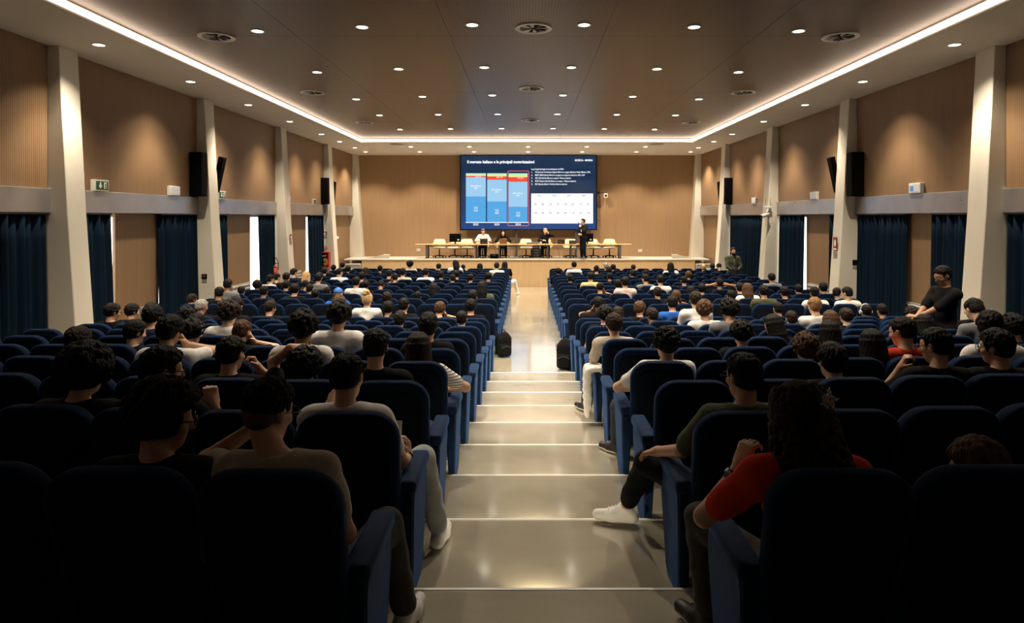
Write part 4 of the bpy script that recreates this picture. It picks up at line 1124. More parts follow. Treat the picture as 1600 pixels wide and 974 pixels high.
POSES = {'A': pose(), 'B': pose(yaw=34, pitch=14), 'C': pose(yaw=-36, pitch=14), 'D': pose(pitch=38, hy=0.40, fwd=0.03), 'E': pose(yaw=-14, pitch=14, roll=8, arms=chinR, fwd=0.04),
         'F': pose(yaw=12, pitch=14, roll=-8, arms=chinL, fwd=0.04), 'G': pose(arms=upG), 'K': pose(yaw=-15, legs=legK)}
TB = {k_: (body(p, 0.0125, 'person'), shirt(p, 0.014, 'shirt', seed=ord(k_)), trousers(p, 0.016, 'trousers', seed=ord(k_))) for k_, p in POSES.items()}
SHOE_R = {k_: [shoe_mesh(p.an[s], p.toe[s], 0.012, 'shoe') for s in 'LR'] for k_, p in POSES.items()}
HST = {'s': 'short', 'w': 'tousled', 'c': 'curly', 'L': 'long', 'B': 'tied-up', 'C': 'capped', 'R': 'short', 'G': 'tousled', 'H': 'tousled'}
# side of the aisle, row from the camera, seat from the aisle, sideways shift, head height, hair style, hair colour, shirt colour, pose
AUDIENCE = '''
L 3 4 -0.08 1.23 w k w E
L 3 6 0.21 1.18 w d k A
R 3 2 0.21 1.13 c b k A
R 3 3 0.27 1.17 L k k A
L 4 0 -0.09 1.26 w k k A
L 4 4 0.13 1.18 s b k E
L 4 5 0.16 1.17 c k k C
L 4 6 0.11 1.17 w k k C
R 4 2 -0.01 1.18 c k k A
R 4 4 -0.16 1.18 L k k A
L 5 6 0.24 1.19 w k k A
R 5 3 0.17 1.19 L k k B
R 6 8 -0.13 1.14 L k k A
L 7 0 -0.05 1.16 s k k A
L 7 2 0.12 1.14 w d k A
L 7 8 0.15 1.17 c k k A
L 7 9 0.16 1.25 s k k A
L 7 10 0.12 1.23 G k k C
R 7 0 0.04 1.22 c k k A
R 7 3 -0.08 1.23 c b w C
R 7 5 0.14 1.13 s d k A
R 7 7 -0.13 1.17 w d k A
R 7 9 0.27 1.20 c k k A
R 7 10 0.16 1.26 w k k B
L 8 7 -0.14 1.27 w k k D
L 8 10 -0.19 1.19 w k k C
R 8 2 -0.15 1.14 w d k B
R 8 10 -0.18 1.14 c d k A
L 9 0 -0.09 1.26 w k k A
L 9 1 -0.11 1.21 w b k E
L 9 2 -0.21 1.27 s k k A
L 9 3 0.05 1.21 w k k A
L 9 5 0.22 1.28 c b k A
L 9 7 0.07 1.21 w d k C
L 9 8 -0.26 1.21 w d k A
L 9 9 -0.09 1.23 s g k C
R 9 0 0.18 1.30 s k k F
R 9 1 -0.03 1.14 L d k A
R 9 2 -0.17 1.21 w b k C
R 9 3 -0.12 1.27 s k b A
R 9 6 0.18 1.19 s k k A
R 9 9 0.13 1.15 H k k A
R 9 10 -0.12 1.16 s k k A
L 10 0 -0.23 1.22 w k k A
L 10 4 0.15 1.19 w d k A
L 10 11 -0.11 1.15 w d k C
R 10 4 -0.15 1.21 w b k E
R 10 6 -0.09 1.22 s k k A
R 10 10 0.17 1.25 s k w B
L 11 3 0.09 1.11 s k k A
L 11 7 -0.03 1.15 w k k A
L 11 8 0.04 1.26 w k k A
L 11 9 -0.11 1.22 s k k A
R 11 3 0.20 1.19 w d k A
R 11 9 -0.21 1.20 w k k A
R 11 11 -0.12 1.18 s k k C
L 12 2 -0.24 1.19 L k k A
L 12 7 -0.07 1.11 s k k A
L 12 8 0.05 1.18 s k k A
R 12 1 0.12 1.21 s k k E
R 12 5 0.11 1.13 L k k A
R 12 6 -0.17 1.18 w k k A
R 12 7 0.20 1.20 s k k A
R 12 10 -0.02 1.17 w k k A
R 12 11 0.03 1.20 w k k A
L 13 5 -0.12 1.17 s k k D
L 13 6 0.05 1.18 w k k A
L 13 9 0.14 1.18 s k k F
L 13 10 0.20 1.17 w k k A
L 13 11 0.00 1.17 c k k A
R 13 2 0.13 1.20 w k k A
R 13 7 0.01 1.22 w k k G
L 14 10 -0.18 1.30 s k k A
L 14 11 -0.07 1.21 s k w C
R 14 4 -0.06 1.22 s k g B
R 14 6 -0.11 1.21 s k k A
L 15 0 -0.20 1.24 w k k A
L 15 1 -0.16 1.20 s k k A
L 15 2 -0.14 1.18 s k k B
L 15 5 -0.16 1.20 s k k F
L 15 7 -0.02 1.24 w k k A
L 15 10 0.02 1.26 L y k A
L 15 11 -0.27 1.20 s k k C
R 15 0 0.14 1.18 s k k A
L 16 2 -0.13 1.22 w k k A
L 16 3 -0.05 1.20 s k k A
L 16 6 0.01 1.24 s k k A
L 16 10 0.09 1.16 w k k C
L 16 11 -0.15 1.27 s k k C
R 16 3 -0.24 1.16 s k k A
R 16 7 -0.03 1.20 w b k A
R 17 4 0.06 1.16 w k k B
R 17 5 -0.05 1.18 s k k A
L 18 8 -0.11 1.19 L d k A
L 18 11 0.16 1.17 s k k A
R 18 0 -0.06 1.17 w k k A
R 18 2 0.13 1.24 s k k A
R 18 3 0.00 1.20 w d k A
R 18 11 -0.17 1.19 L k k A
L 19 8 0.15 1.19 s k k A
L 19 10 0.12 1.17 w k k A
L 20 4 -0.12 1.20 s k k A
L 20 6 -0.09 1.25 c k e A
L 20 11 -0.14 1.15 w k k A
R 20 3 0.15 1.22 s g k A
R 20 4 -0.14 1.17 w k k A
R 20 5 0.05 1.17 s d k A
R 20 10 -0.12 1.17 s y k A
R 20 11 -0.07 1.20 s k k D
L 21 0 0.08 1.21 L k k K
L 21 2 0.22 1.16 L k k A
L 21 11 -0.09 1.18 s k k A
R 21 11 -0.05 1.13 w k k A
L 10 10 -0.10 1.29 s k k A
L 10 6 0.22 1.24 C k b A
L 11 0 -0.10 1.29 L k o A
L 11 11 0.16 1.34 s k g A
L 12 11 0.04 1.13 s k k A
L 12 6 0.07 1.31 s k w A
L 13 8 -0.08 1.32 s k g A
L 14 9 0.17 1.12 s k k B
L 16 4 0.03 1.25 s k w A
L 16 5 -0.12 1.25 s k e A
L 16 9 0.14 1.25 s k w C
L 17 10 0.07 1.10 w k k B
L 19 0 -0.14 1.26 s d w A
L 20 3 -0.06 1.29 L k w B
L 21 3 0.13 1.11 s k k A
L 3 2 0.06 1.28 c k w A
L 4 2 0.08 1.33 c k w A
L 5 5 0.07 1.28 c d w A
L 5 7 0.24 1.25 w k n A
L 9 4 0.20 1.33 B y w A
R 10 7 0.05 1.29 w k o A
R 10 9 0.03 1.26 s k w A
R 11 7 0.05 1.25 L b w A
R 12 2 0.17 1.31 s k p A
R 13 4 0.14 1.27 s k w A
R 14 1 0.08 1.28 s k y A
R 14 10 0.10 1.25 s k g A
R 19 1 0.00 1.29 s k w A
R 19 7 0.10 1.25 L k w A
R 3 4 0.03 1.23 R k r B
R 3 6 -0.26 1.26 w k w C
R 4 7 0.13 1.22 c k k A
R 5 8 -0.03 1.31 s k g D
R 6 3 -0.03 1.28 c k g B
R 6 5 0.26 1.18 L b k A
R 7 6 -0.04 1.29 s l w A
R 8 3 0.04 1.36 w d w A
'''
prng = random.Random(11)
for rec in AUDIENCE.strip().splitlines():
    side, r_, s_, dx, h, hs, hc, sh, po = rec.split(); r = int(r_); s = int(s_); dx = float(dx); h = float(h)
    y, z = row_base(r); x = seat_x(side, s)
    p = POSES[po]; bm_, sm_, tm_ = TB[po]
    if sh != 'k': h += 0.03
    k = min(max(h / 1.20, 0.93), 1.07); lift = h - 1.20 * k
    sk = 'skin_%d' % prng.choice((0, 0, 1, 1, 2))
    o = child('person', bm_, sk, None)
    o.location = (x + dx, y + yoff(x, r), z + lift); o.scale = (k, k, k)
    mirror = (po == 'K' and side == 'R')
    child('shirt', sm_, 'cloth_' + sh, o)
    tr = 'cloth_w' if (r, s, side) in ((21, 0, 'L'), (12, 0, 'R')) else prng.choice(('denim_dark', 'cloth_k', 'denim_dark', 'cloth_n'))
    child('trousers', tm_, tr, o)
    for up, so in SHOE_R[po]:
        q = child('shoe', up, 'shoe_white' if po == 'K' else prng.choice(('shoe_black', 'shoe_white')), o); child('sole', so, 'sole_white', q)
    hm = child('hair' if hs != 'C' else 'cap', HAIR[hs], 'hair_' + hc if hs != 'C' else 'cloth_blue_cap', o, head4(p) @ Matrix.Rotation(prng.uniform(-0.06, 0.06), 4, 'Z') @ Matrix.Diagonal((prng.uniform(.96, 1.05), prng.uniform(.97, 1.05), prng.uniform(.95, 1.06), 1)))
    child('eyes', EYES, 'eye_white', o, head4(p))
    if hs in 'GR': child('glasses', GLASSES, 'black_gloss', o, head4(p))
    if hs == 'H': child('headphones', PHONES, 'white_plastic', o, head4(p), 'white over-ear headphones')
    if hs == 'C': lb = 'person in bright blue cap'
    elif hs == 'H': lb = 'person with white headphones'
    else: lb = '%s %s-haired person in %s' % (HST[hs], HNAME[hc].replace(' ', '-'), SNAME[sh].replace(' ', '-'))
    tag(o, '%s, %s row from camera, %s seat %s of aisle' % (lb, ORD[r], ORD[s], 'left' if side == 'L' else 'right'), 'person', 'seated audience')
# ------------------------------------------------------------ the figures nearest the camera, each posed on its own
def bracelet(p, s, back, r, t, name, m, parent, label=None):
    """a band round the wrist of arm S, BACK metres behind the wrist"""
    ax = unit(p.wr[s] - p.el[s]); c = p.wr[s] - ax * back
    bm = ring(NB(), r, r + t, -t * 1.2, t * 1.2, 18)
    q = Vector((0, 0, 1)).rotation_difference(Vector([float(a) for a in ax]))
    bmesh.ops.rotate(bm, cent=(0, 0, 0), matrix=q.to_matrix(), verts=bm.verts[:])
    bmesh.ops.translate(bm, vec=[float(a) for a in c], verts=bm.verts[:])
    o = obj(name, bm, m, parent)
    if label: o['label'] = label
    return o
def figure(base, label, P, hair, hc='k', sk='skin_0', sh='cloth_k', tr='denim_dark', shoes=('shoe_black', 'sole_white'), sleeve=0.62, res=0.0095, seed=1, big=1.0, glasses=False, neck=0.062,
           strand=0.003, group=None, hem=0.47, bare=False, scale=1.0, hres=0.0055, cut=0.9):
    o = child('person', body(P, res, 'person'), sk, None); o.location = base; o.scale = (scale,) * 3
    o_sh = child('shirt', shirt(P, 0.0105, 'shirt', sleeve, seed=seed, neck=neck, hem=hem), sh, o)
    child('trousers', trousers(P, 0.011, 'trousers', seed=seed, cut=cut), tr, o)
    for s in 'LR':
        up, so = shoe_mesh(P.an[s], P.toe[s], 0.0075, 'shoe')
        q = child('shoe', up, shoes[0], o); child('sole', so, shoes[1], q)
        f = P.toe[s] - P.an[s]; f[2] = 0; f = unit(f); sd = V3(-f[1], f[0], 0); lb = NB(); bz = min(P.an[s][2] - 0.085, P.toe[s][2] - 0.03)
        for i_ in range(4):
            c0 = V3(P.an[s][0], P.an[s][1], bz + (0.117, 0.107, 0.098, 0.091)[i_]) + f * (0.045 + 0.022 * i_)
            tube(lb, [c0 - sd * 0.026 - V3(0, 0, 0.016), c0, c0 + sd * 0.026 - V3(0, 0, 0.016)], 0.0042, 5)
        obj('laces', lb, 'white_strip' if shoes[0] == 'shoe_white' else 'mid_grey', q)
    if hair: child('hair', hair_mesh(hair, hres, seed, big, strand), 'hair_' + hc, o, head4(P))
    child('eyes', EYES, 'eye_white', o, head4(P))
    if glasses: child('glasses', GLASSES, 'black_gloss', o, head4(P))
    tag(o, label, 'person', group)
    return o
def at_seat(side, r, s):
    y, z = row_base(r); x = seat_x(side, s); return (x, y + yoff(x, r), z)
G_ = 'seated audience'
# first row, left block
P = pose(h=1.225, hx=-0.10, hy=0.33, yaw=-24, pitch=12, roll=3, lean=0.40, sh_w=0.172, arms={
    'R': {'elbow': (0.20, 0.36, 0.72), 'wrist': (0.12, 0.60, 0.70), 'hand': (-0.4, 0.9, 0), 'curl': 0.6},
    'L': {'elbow': (-0.37, 0.44, 0.985), 'wrist': (-0.215, 0.46, 1.12), 'hand': (0.6, 0.0, 0.6), 'back': (-0.5, -0.2, 0.6), 'curl': 0.9}},
    legs={'R': {'knee': (0.27, 0.78, 0.57), 'ankle': (0.33, 0.92, 0.10), 'toe': (0.36, 1.07, 0.045)}})
o = figure(at_seat('L', 0, 0), 'person with a short fade haircut in grey-brown t-shirt, front left chair by the aisle', P, 'F', sh='cloth_e', tr='denim_black', shoes=('shoe_white', 'sole_white'), res=0.009, seed=21, glasses=True, group=G_)
mat('stubble', (0.10, 0.062, 0.045), 0.7)
child('hair_fade', hair_mesh('f', 0.0055, 2, 1.0, 0.0), 'stubble', o, head4(P), 'faded stubble at the sides and nape')
P = pose(h=1.19, hx=0.03, hy=0.33, yaw=-58, pitch=10, lean=0.02)
figure(at_seat('L', 0, 1), 'person with big curly hair and glasses in black, front row, second seat left', P, 'c', sk='skin_1', seed=22, big=1.3, glasses=True, group=G_)
# second row, left block
P = pose(h=1.21, hx=-0.07, yaw=-6, pitch=12, roll=-4, lean=-0.05, arms={
    'L': {'elbow': (-0.32, 0.42, 0.86), 'wrist': (-0.175, 0.44, 1.05), 'hand': (0.25, -0.1, 0.95), 'back': (-0.95, 0.1, 0.1), 'curl': 0.35},
    'R': {'elbow': (0.24, 0.38, 0.68), 'wrist': (0.215, 0.60, 0.67), 'hand': (-0.05, 0.45, 0.9), 'back': (0.9, 0.2, 0.2), 'curl': 0.8}},
    legs={'R': {'knee': (0.27, 0.80, 0.60), 'ankle': (0.36, 0.90, 0.10), 'toe': (0.38, 1.06, 0.045)}})
o = figure(at_seat('L', 1, 0), 'person in white t-shirt and pale jeans with black wristband, second row', P, 's', sh='cloth_w', tr='denim_light', shoes=('shoe_white', 'sole_white'), res=0.0088, seed=23, group=G_)
bracelet(P, 'R', 0.035, 0.032, 0.006, 'wristband', 'black', o)
P = pose(h=1.23, hx=-0.02, yaw=-52, pitch=8, arms={
    'R': {'elbow': (0.30, 0.38, 0.82), 'wrist': (0.20, 0.42, 1.06), 'hand': (-0.25, 0.2, 0.95), 'back': (0.5, -0.7, 0.3), 'curl': 1.25}})
o = figure(at_seat('L', 1, 2), 'person with glasses and raised hand in black, second row, third seat left of aisle', P, 'w', sk='skin_0', seed=24, glasses=True, group=G_)
bracelet(P, 'R', 0.04, 0.030, 0.003, 'bracelet', 'dark_grey', o)
P = pose(h=1.20, hx=0.06, yaw=-8, pitch=6)
figure(at_seat('L', 1, 3), 'person with very bushy dark curls in black, second row, fourth seat left of aisle', P, 'c', seed=25, big=1.75, group=G_)
# third row, left block
P = pose(h=1.27, hx=-0.15, yaw=4, pitch=8, lean=-0.12)
figure(at_seat('L', 2, 0), 'tall person with short black hair in black top, third row, left of aisle', P, 's', sh='cloth_k', seed=26, group=G_, neck=0.055)
P = pose(h=1.115, hx=-0.11, yaw=5, pitch=10, lean=-0.1, arms={
    'L': {'elbow': (-0.33, 0.36, 1.02), 'wrist': (-0.22, 0.33, 1.25), 'hand': (0.93, 0.05, 0.05), 'back': (0.1, -0.3, 0.95), 'curl': 0.35, 'spread': 0.03}})
figure(at_seat('L', 2, 1), 'curly-haired person resting one bare arm over the head, third row', P, 'c', sk='skin_0', sh='cloth_k', res=0.0082, seed=27, big=1.2, group=G_)
P = pose(h=1.205, hx=-0.10, yaw=-12, pitch=8, lean=-0.08, arms={
    'R': {'elbow': (0.16, 0.42, 0.94), 'wrist': (0.0, 0.46, 1.11), 'hand': (-0.4, -0.1, 0.85), 'back': (0.6, 0.5, 0.3), 'curl': 1.1}})
figure(at_seat('L', 2, 2), 'short-haired person in dark t-shirt leaning the cheek on one hand, third row, left block', P, 's', sh='cloth_k', res=0.0085, seed=28, group=G_)
# fourth row, left block
P = pose(h=1.165, hx=-0.02, yaw=10, pitch=8, lean=0.0, arms={
    'R': {'elbow': (0.385, 0.40, 0.80), 'wrist': (0.22, 0.58, 0.74), 'hand': (-0.8, 0.5, 0.0), 'curl': 0.6}})
noise_col(mat('cloth_striped', (0.7, 0.67, 0.62), 0.85), (0.7, 0.67, 0.62), (0.74, 0.70, 0.66), 10)
N_, L_, b_ = nodes(M['cloth_striped'])
tc = N_.new('ShaderNodeTexCoord'); wv = N_.new('ShaderNodeTexWave'); wv.bands_direction = 'Z'; wv.inputs['Scale'].default_value = 13; wv.inputs['Distortion'].default_value = 0.3
cr = N_.new('ShaderNodeValToRGB'); cr.color_ramp.elements[0].color = (0.05, 0.05, 0.055, 1); cr.color_ramp.elements[0].position = 0.12; cr.color_ramp.elements[1].color = (0.72, 0.69, 0.64, 1); cr.color_ramp.elements[1].position = 0.25
L_.new(tc.outputs['Object'], wv.inputs['Vector']); L_.new(wv.outputs['Color'], cr.inputs[0]); L_.new(cr.outputs[0], b_.inputs['Base Color'])
figure(at_seat('L', 3, 0), 'person with long straight dark hair in striped white t-shirt, elbow on the aisle armrest', P, 'L', 'd', sh='cloth_striped', res=0.0088, seed=29, group=G_, strand=0.002)
# first row, right block
P = pose(h=1.205, hx=-0.04, hy=0.34, yaw=6, pitch=14, roll=-3, lean=-0.05, arms={
    'L': {'elbow': (-0.37, 0.36, 0.83), 'wrist': (-0.21, 0.46, 1.00), 'hand': (0.35, 0.1, 0.93), 'back': (-0.75, -0.5, 0.3), 'curl': 0.9}},
    legs={'L': {'knee': (-0.30, 0.84, 0.57), 'ankle': (-0.26, 0.86, 0.12), 'toe': (-0.34, 1.0, 0.05)}})
o = figure(at_seat('R', 0, 0), 'person in red t-shirt with long dark curls and a silver hair clip, front right chair', P, 'X', 'd', sh='cloth_r', tr='denim_black', res=0.0085, seed=31, group=G_, sleeve=0.68, strand=0.0015)
o['label'] = 'person in red t-shirt with long dark curls and a silver hair clip, front right chair'
bracelet(P, 'L', 0.045, 0.031, 0.007, 'watch', 'chrome', o, 'steel wrist watch')
ax = unit(P.wr['L'] - P.el['L'])
wf_ = NB(); cyl(wf_, (0, 0, 0), (0, 0, 0.010), 0.019, 0.018, 16)
q = Vector((0, 0, 1)).rotation_difference(Vector((-0.75, -0.62, 0.2))); bmesh.ops.rotate(wf_, cent=(0, 0, 0), matrix=q.to_matrix(), verts=wf_.verts[:])
c_ = P.wr['L'] - ax * 0.045 + unit(V3(-0.75, -0.62, 0.2)) * 0.033
bmesh.ops.translate(wf_, vec=[float(t) for t in c_], verts=wf_.verts[:]); obj('watch_face', wf_, 'chrome', o)
hc_ = NB()
for a_, L_c in ((0.2, 0.045), (1.3, 0.055), (2.2, 0.035), (3.3, 0.04), (4.3, 0.03), (5.3, 0.04)):
    cyl(hc_, (0, 0, 0), (L_c * math.cos(a_), -0.012, L_c * math.sin(a_)), 0.010, 0.002, 6)
bmesh.ops.create_icosphere(hc_, subdivisions=1, radius=0.012)
for a_, r_ in ((0.2, .03), (0.75, .024), (1.3, .036), (1.8, .02), (2.2, .026), (2.8, .02), (3.3, .028), (3.9, .018), (4.3, .02), (5.3, .026), (5.8, .016)):
    bmesh.ops.create_icosphere(hc_, subdivisions=1, radius=0.0095, matrix=Matrix.Translation((r_ * math.cos(a_), -0.01, r_ * math.sin(a_))))
clip = obj('hair_clip', hc_, 'chrome', o); clip.matrix_local = head4(P) @ Matrix.Translation((0.035, -0.158, 0.055)); clip['label'] = 'silver butterfly hair clip'
P = pose(h=0.925, hx=0.22, hy=0.42, yaw=40, pitch=24, roll=14, fwd=0.05, lean=0.1)
figure(at_seat('R', 0, 1), 'slouching person with brown hair barely above the chair, front row, second seat right of aisle', P, 'w', 'b', sk='skin_0', seed=32, group=G_)
# second row, right block
P = pose(h=1.21, hx=0.07, yaw=22, pitch=8, lean=0.02, arms={
    'L': {'elbow': (-0.235, 0.40, 0.80), 'wrist': (-0.335, 0.62, 0.70), 'hand': (-0.55, 0.75, -0.35), 'back': (-0.2, 0.2, 0.95), 'curl': 0.35, 'spread': 0.05}},
    legs={'L': {'knee': (-0.37, 0.82, 0.56), 'ankle': (-0.45, 1.20, 0.12), 'toe': (-0.68, 1.25, 0.05)}})
figure(at_seat('R', 1, 0), 'person in olive t-shirt stretching one white sneaker into the aisle, second row', P, 's', sk='skin_1', sh='cloth_o', tr='cloth_k', shoes=('shoe_white', 'sole_white'), res=0.0085, seed=33, group=G_, glasses=True, sleeve=0.8, cut=0.8)
# third row, right block
P = pose(h=1.15, hx=-0.03, yaw=4, pitch=6)
figure(at_seat('R', 2, 2), 'person with high tousled black hair in black, third row, third seat right of aisle', P, 'w', seed=34, big=1.2, group=G_)
P = pose(h=1.25, hx=0.20, yaw=34, pitch=10, lean=0.16, arms={'L': {'wrist': (0.03, 0.45, 1.08), 'elbow': (-0.1, 0.48, 0.86), 'hand': (0.2, -0.3, 0.9), 'back': (-0.8, 0.3, 0.2), 'curl': 1.0}})
figure(at_seat('R', 2, 3), 'person with flat-topped black hair and glasses in black, hand at the cheek, third row', P, 's', sk='skin_1', seed=35, glasses=True, group=G_)
P = pose(h=1.23, hx=0.12, yaw=40, pitch=8, lean=0.1)
figure(at_seat('R', 2, 4), 'person in dark glasses at the right edge of the photo, third row', P, 'w', sk='skin_1', seed=36, glasses=True, group=G_)
# fourth row, right block
P = pose(h=1.19, hx=0.08, yaw=16, pitch=10, lean=0.0, arms={
    'L': {'elbow': (-0.335, 0.38, 0.80), 'wrist': (-0.18, 0.52, 0.76), 'hand': (0.7, 0.6, 0.0), 'curl': 0.6}},
    legs={'L': {'knee': (-0.26, 0.82, 0.52), 'ankle': (-0.25, 1.02, 0.09), 'toe': (-0.36, 1.14, 0.045)}})
figure(at_seat('R', 3, 0), 'person in white t-shirt with wavy black hair and striped black sneakers, fourth row, aisle seat', P, 'c', sh='cloth_w', tr='denim_dark', shoes=('shoe_black', 'sole_white'), res=0.0088, seed=37, big=0.9, group=G_)
# sixth row, right block
P = pose(h=1.215, hx=-0.10, yaw=8, pitch=10, lean=-0.08, arms={
    'L': {'elbow': (-0.36, 0.36, 0.72), 'wrist': (-0.30, 0.55, 0.62), 'hand': (0.2, 0.9, -0.3), 'curl': 0.6}},
    legs={'L': {'knee': (-0.33, 0.84, 0.52), 'ankle': (-0.37, 1.0, 0.10), 'toe': (-0.45, 1.13, 0.045)}})
figure(at_seat('R', 5, 0), 'person in beige t-shirt and dark jeans with a white jacket over the armrest, sixth row', P, 'w', 'd', sh='cloth_e', tr='denim_dark', res=0.0095, seed=38, group=G_)
# white jacket over the end armrest of the sixth row
y_, z_ = row_base(5)
J = Vol((-0.2, -0.1, 0.0), (0.25, 0.55, 0.95), 0.011)
J.box((0, 0.22, 0.74), (0.075, 0.14, 0.025), None, 0.02, k=0.03)
J.box((-0.080, 0.22, 0.52), (0.030, 0.14, 0.22), None, 0.02, k=0.04); J.box((-0.090, 0.14, 0.34), (0.026, 0.05, 0.16), None, 0.02, k=0.05)
J.cap((-0.09, 0.16, 0.70), (-0.10, 0.13, 0.22), 0.045, 0.035, k=0.03); J.cap((-0.09, 0.30, 0.70), (-0.095, 0.33, 0.36), 0.045, 0.035, k=0.03)
J.cap((0.08, 0.2, 0.73), (0.10, 0.22, 0.60), 0.04, 0.03, k=0.04)
J.g = J.g + (0.004 * np.sin(52 * J.ax[1][None, :, None] + 14 * np.sin(7 * J.ax[2][None, None, :])) + 0.003 * np.sin(60 * J.ax[2][None, None, :] + 30 * J.ax[0][:, None, None])).astype(np.float32)
jk = child('jacket', J.mesh('jacket'), 'cloth_w', None); jk.location = (RX - 0.055, y_ + 0.02, z_)
tag(jk, 'white jacket hanging over an aisle armrest in the right block', 'jacket')
# ------------------------------------------------------------ people on the stage and along the wall
def desk_pose(yaw=0, pitch=18, fwd=0.06, arms=None, h=1.20, roll=0):
    return pose(h=h, hy=0.40, yaw=yaw, pitch=pitch, fwd=fwd, arms=arms, roll=roll)
def on_stage(xpx, label, P, hair, hc, sh, tr='cloth_k', **k):
    o = figure((stx(xpx), 31.2, ZS), label, P, hair, hc, sh=sh, tr=tr, **k)
    o.rotation_euler = (0, 0, PI)          # facing the audience
    return o
desk = {'R': {'wrist': (0.14, 0.66, 0.80), 'pole': (0.8, -0.3, -0.4)}, 'L': {'wrist': (-0.14, 0.66, 0.80), 'pole': (-0.8, -0.3, -0.4)}}
o = on_stage(754.7, 'seated man in white shirt looking down at a black laptop on stage', desk_pose(pitch=24, arms=desk), 's', 'a', 'cloth_w', sleeve=1.8, res=0.012, seed=41)
o = on_stage(786, 'seated woman with long black hair in black behind a copper laptop', desk_pose(pitch=12, arms=desk, h=1.14), 'L', 'k', 'cloth_k', sleeve=1.8, res=0.012, seed=42)
hd = {'L': {'wrist': (-0.14, 0.46, 1.10), 'pole': (-0.9, 0.3, -0.5), 'hand': (0.2, -0.1, 0.9), 'back': (-0.8, 0.3, 0.1), 'curl': 0.5}, 'R': {'wrist': (0.10, 0.64, 0.80), 'pole': (0.8, -0.3, -0.4)}}
o = on_stage(852, 'seated grey-haired man in dark jacket with one hand at his temple on stage', desk_pose(yaw=10, pitch=14, roll=-6, arms=hd, h=1.22), 's', 'g', 'cloth_k', sleeve=1.85, res=0.012, seed=43)
def stand_pose(h=1.62, yaw=0, pitch=0, arms=None, stride=0.0):
    p = Pose(); p.standing = True
    p.head = V3(0, 0.03, h); p.R = rotm(yaw, pitch); dz = h - 1.62
    p.pel = V3(0, 0, 0.93 + dz * .6); p.abd = V3(0, 0.0, 1.10 + dz * .8); p.chest = V3(0, -0.005, 1.28 + dz); p.neck = V3(0, -0.015, 1.455 + dz)
    p.sh = {}; p.el = {}; p.wr = {}; p.hd = {}; p.hip = {}; p.kn = {}; p.an = {}; p.toe = {}
    for s, nm in ((-1, 'L'), (1, 'R')):
        p.sh[nm] = V3(s * 0.19, -0.01, 1.395 + dz)
        a = (arms or {}).get(nm, {})
        e, w = ik(p.sh[nm], V3(*a.get('wrist', (s * 0.25, 0.06, 0.90 + dz))), 0.29, 0.25, V3(*a.get('pole', (s * 0.4, -1, 0))))
        p.el[nm] = e; p.wr[nm] = w
        p.hd[nm] = (a.get('hand', tuple(unit(w - e))), a.get('back', (s, 0.1, 0.1)), a.get('curl', 0.5), 0.0, a.get('thumb', None))
        st = stride * s
        p.hip[nm] = V3(s * 0.09, 0, 0.90 + dz * .6); p.kn[nm] = V3(s * 0.10, 0.03 + st * 0.6, 0.49); p.an[nm] = V3(s * 0.105, st - 0.01, 0.09); p.toe[nm] = V3(s * 0.13, st + 0.16, 0.045)
    return p
# speaker on stage, half turned to the screen, microphone at the mouth
P = stand_pose(h=1.66, yaw=-22, pitch=-4, arms={'L': {'wrist': (-0.09, 0.24, 1.42), 'pole': (-0.7, -0.2, -0.7), 'hand': (0.3, 0.3, 0.9), 'back': (-0.6, 0.6, 0.2), 'curl': 1.2},
    'R': {'wrist': (0.02, 0.24, 1.10), 'pole': (0.9, -0.4, -0.2), 'hand': (-0.9, 0.3, 0.0), 'back': (0.1, 0.6, 0.6), 'curl': 0.8}})
spk = figure((stx(909), YS + 0.12 - 0.02, ZS), 'standing man in dark suit and white shirt speaking into a microphone on stage', P, 's', 'd', sh='cloth_k', tr='cloth_k', sleeve=1.9, res=0.011, seed=44, hem=0.86, cut=0.97)
spk.rotation_euler = (0, 0, PI * 0.70)
fr = Vol((-0.12, 0.0, 0.85), (0.12, 0.25, 1.55), 0.009)
fr.ell((0, -0.005 + 0.03, 1.28), (0.055, 0.108, 0.19), k=0.0); fr.ell((0, 0.03, 1.06), (0.05, 0.10, 0.14), k=0.03)
child('shirt_front', fr.mesh('shirt_front'), 'cloth_w', spk, None, 'white shirt front between the lapels')
w_ = P.wr['L']; bm = NB(); cyl(bm, w_ + V3(0.05, 0.045, 0.03), w_ + V3(0.065, 0.055, 0.17), 0.013, 0.015, 10); bmesh.ops.create_icosphere(bm, subdivisions=2, radius=0.026, matrix=Matrix.Translation([float(t) for t in (w_ + V3(0.067, 0.057, 0.19))]))
mc = obj('hand_microphone', bm, 'black'); mc.matrix_world = Matrix.Translation(spk.location) @ Matrix.Rotation(PI * 0.70, 4, 'Z')
tag(mc, 'black hand microphone held at the mouth of the standing speaker', 'microphone')
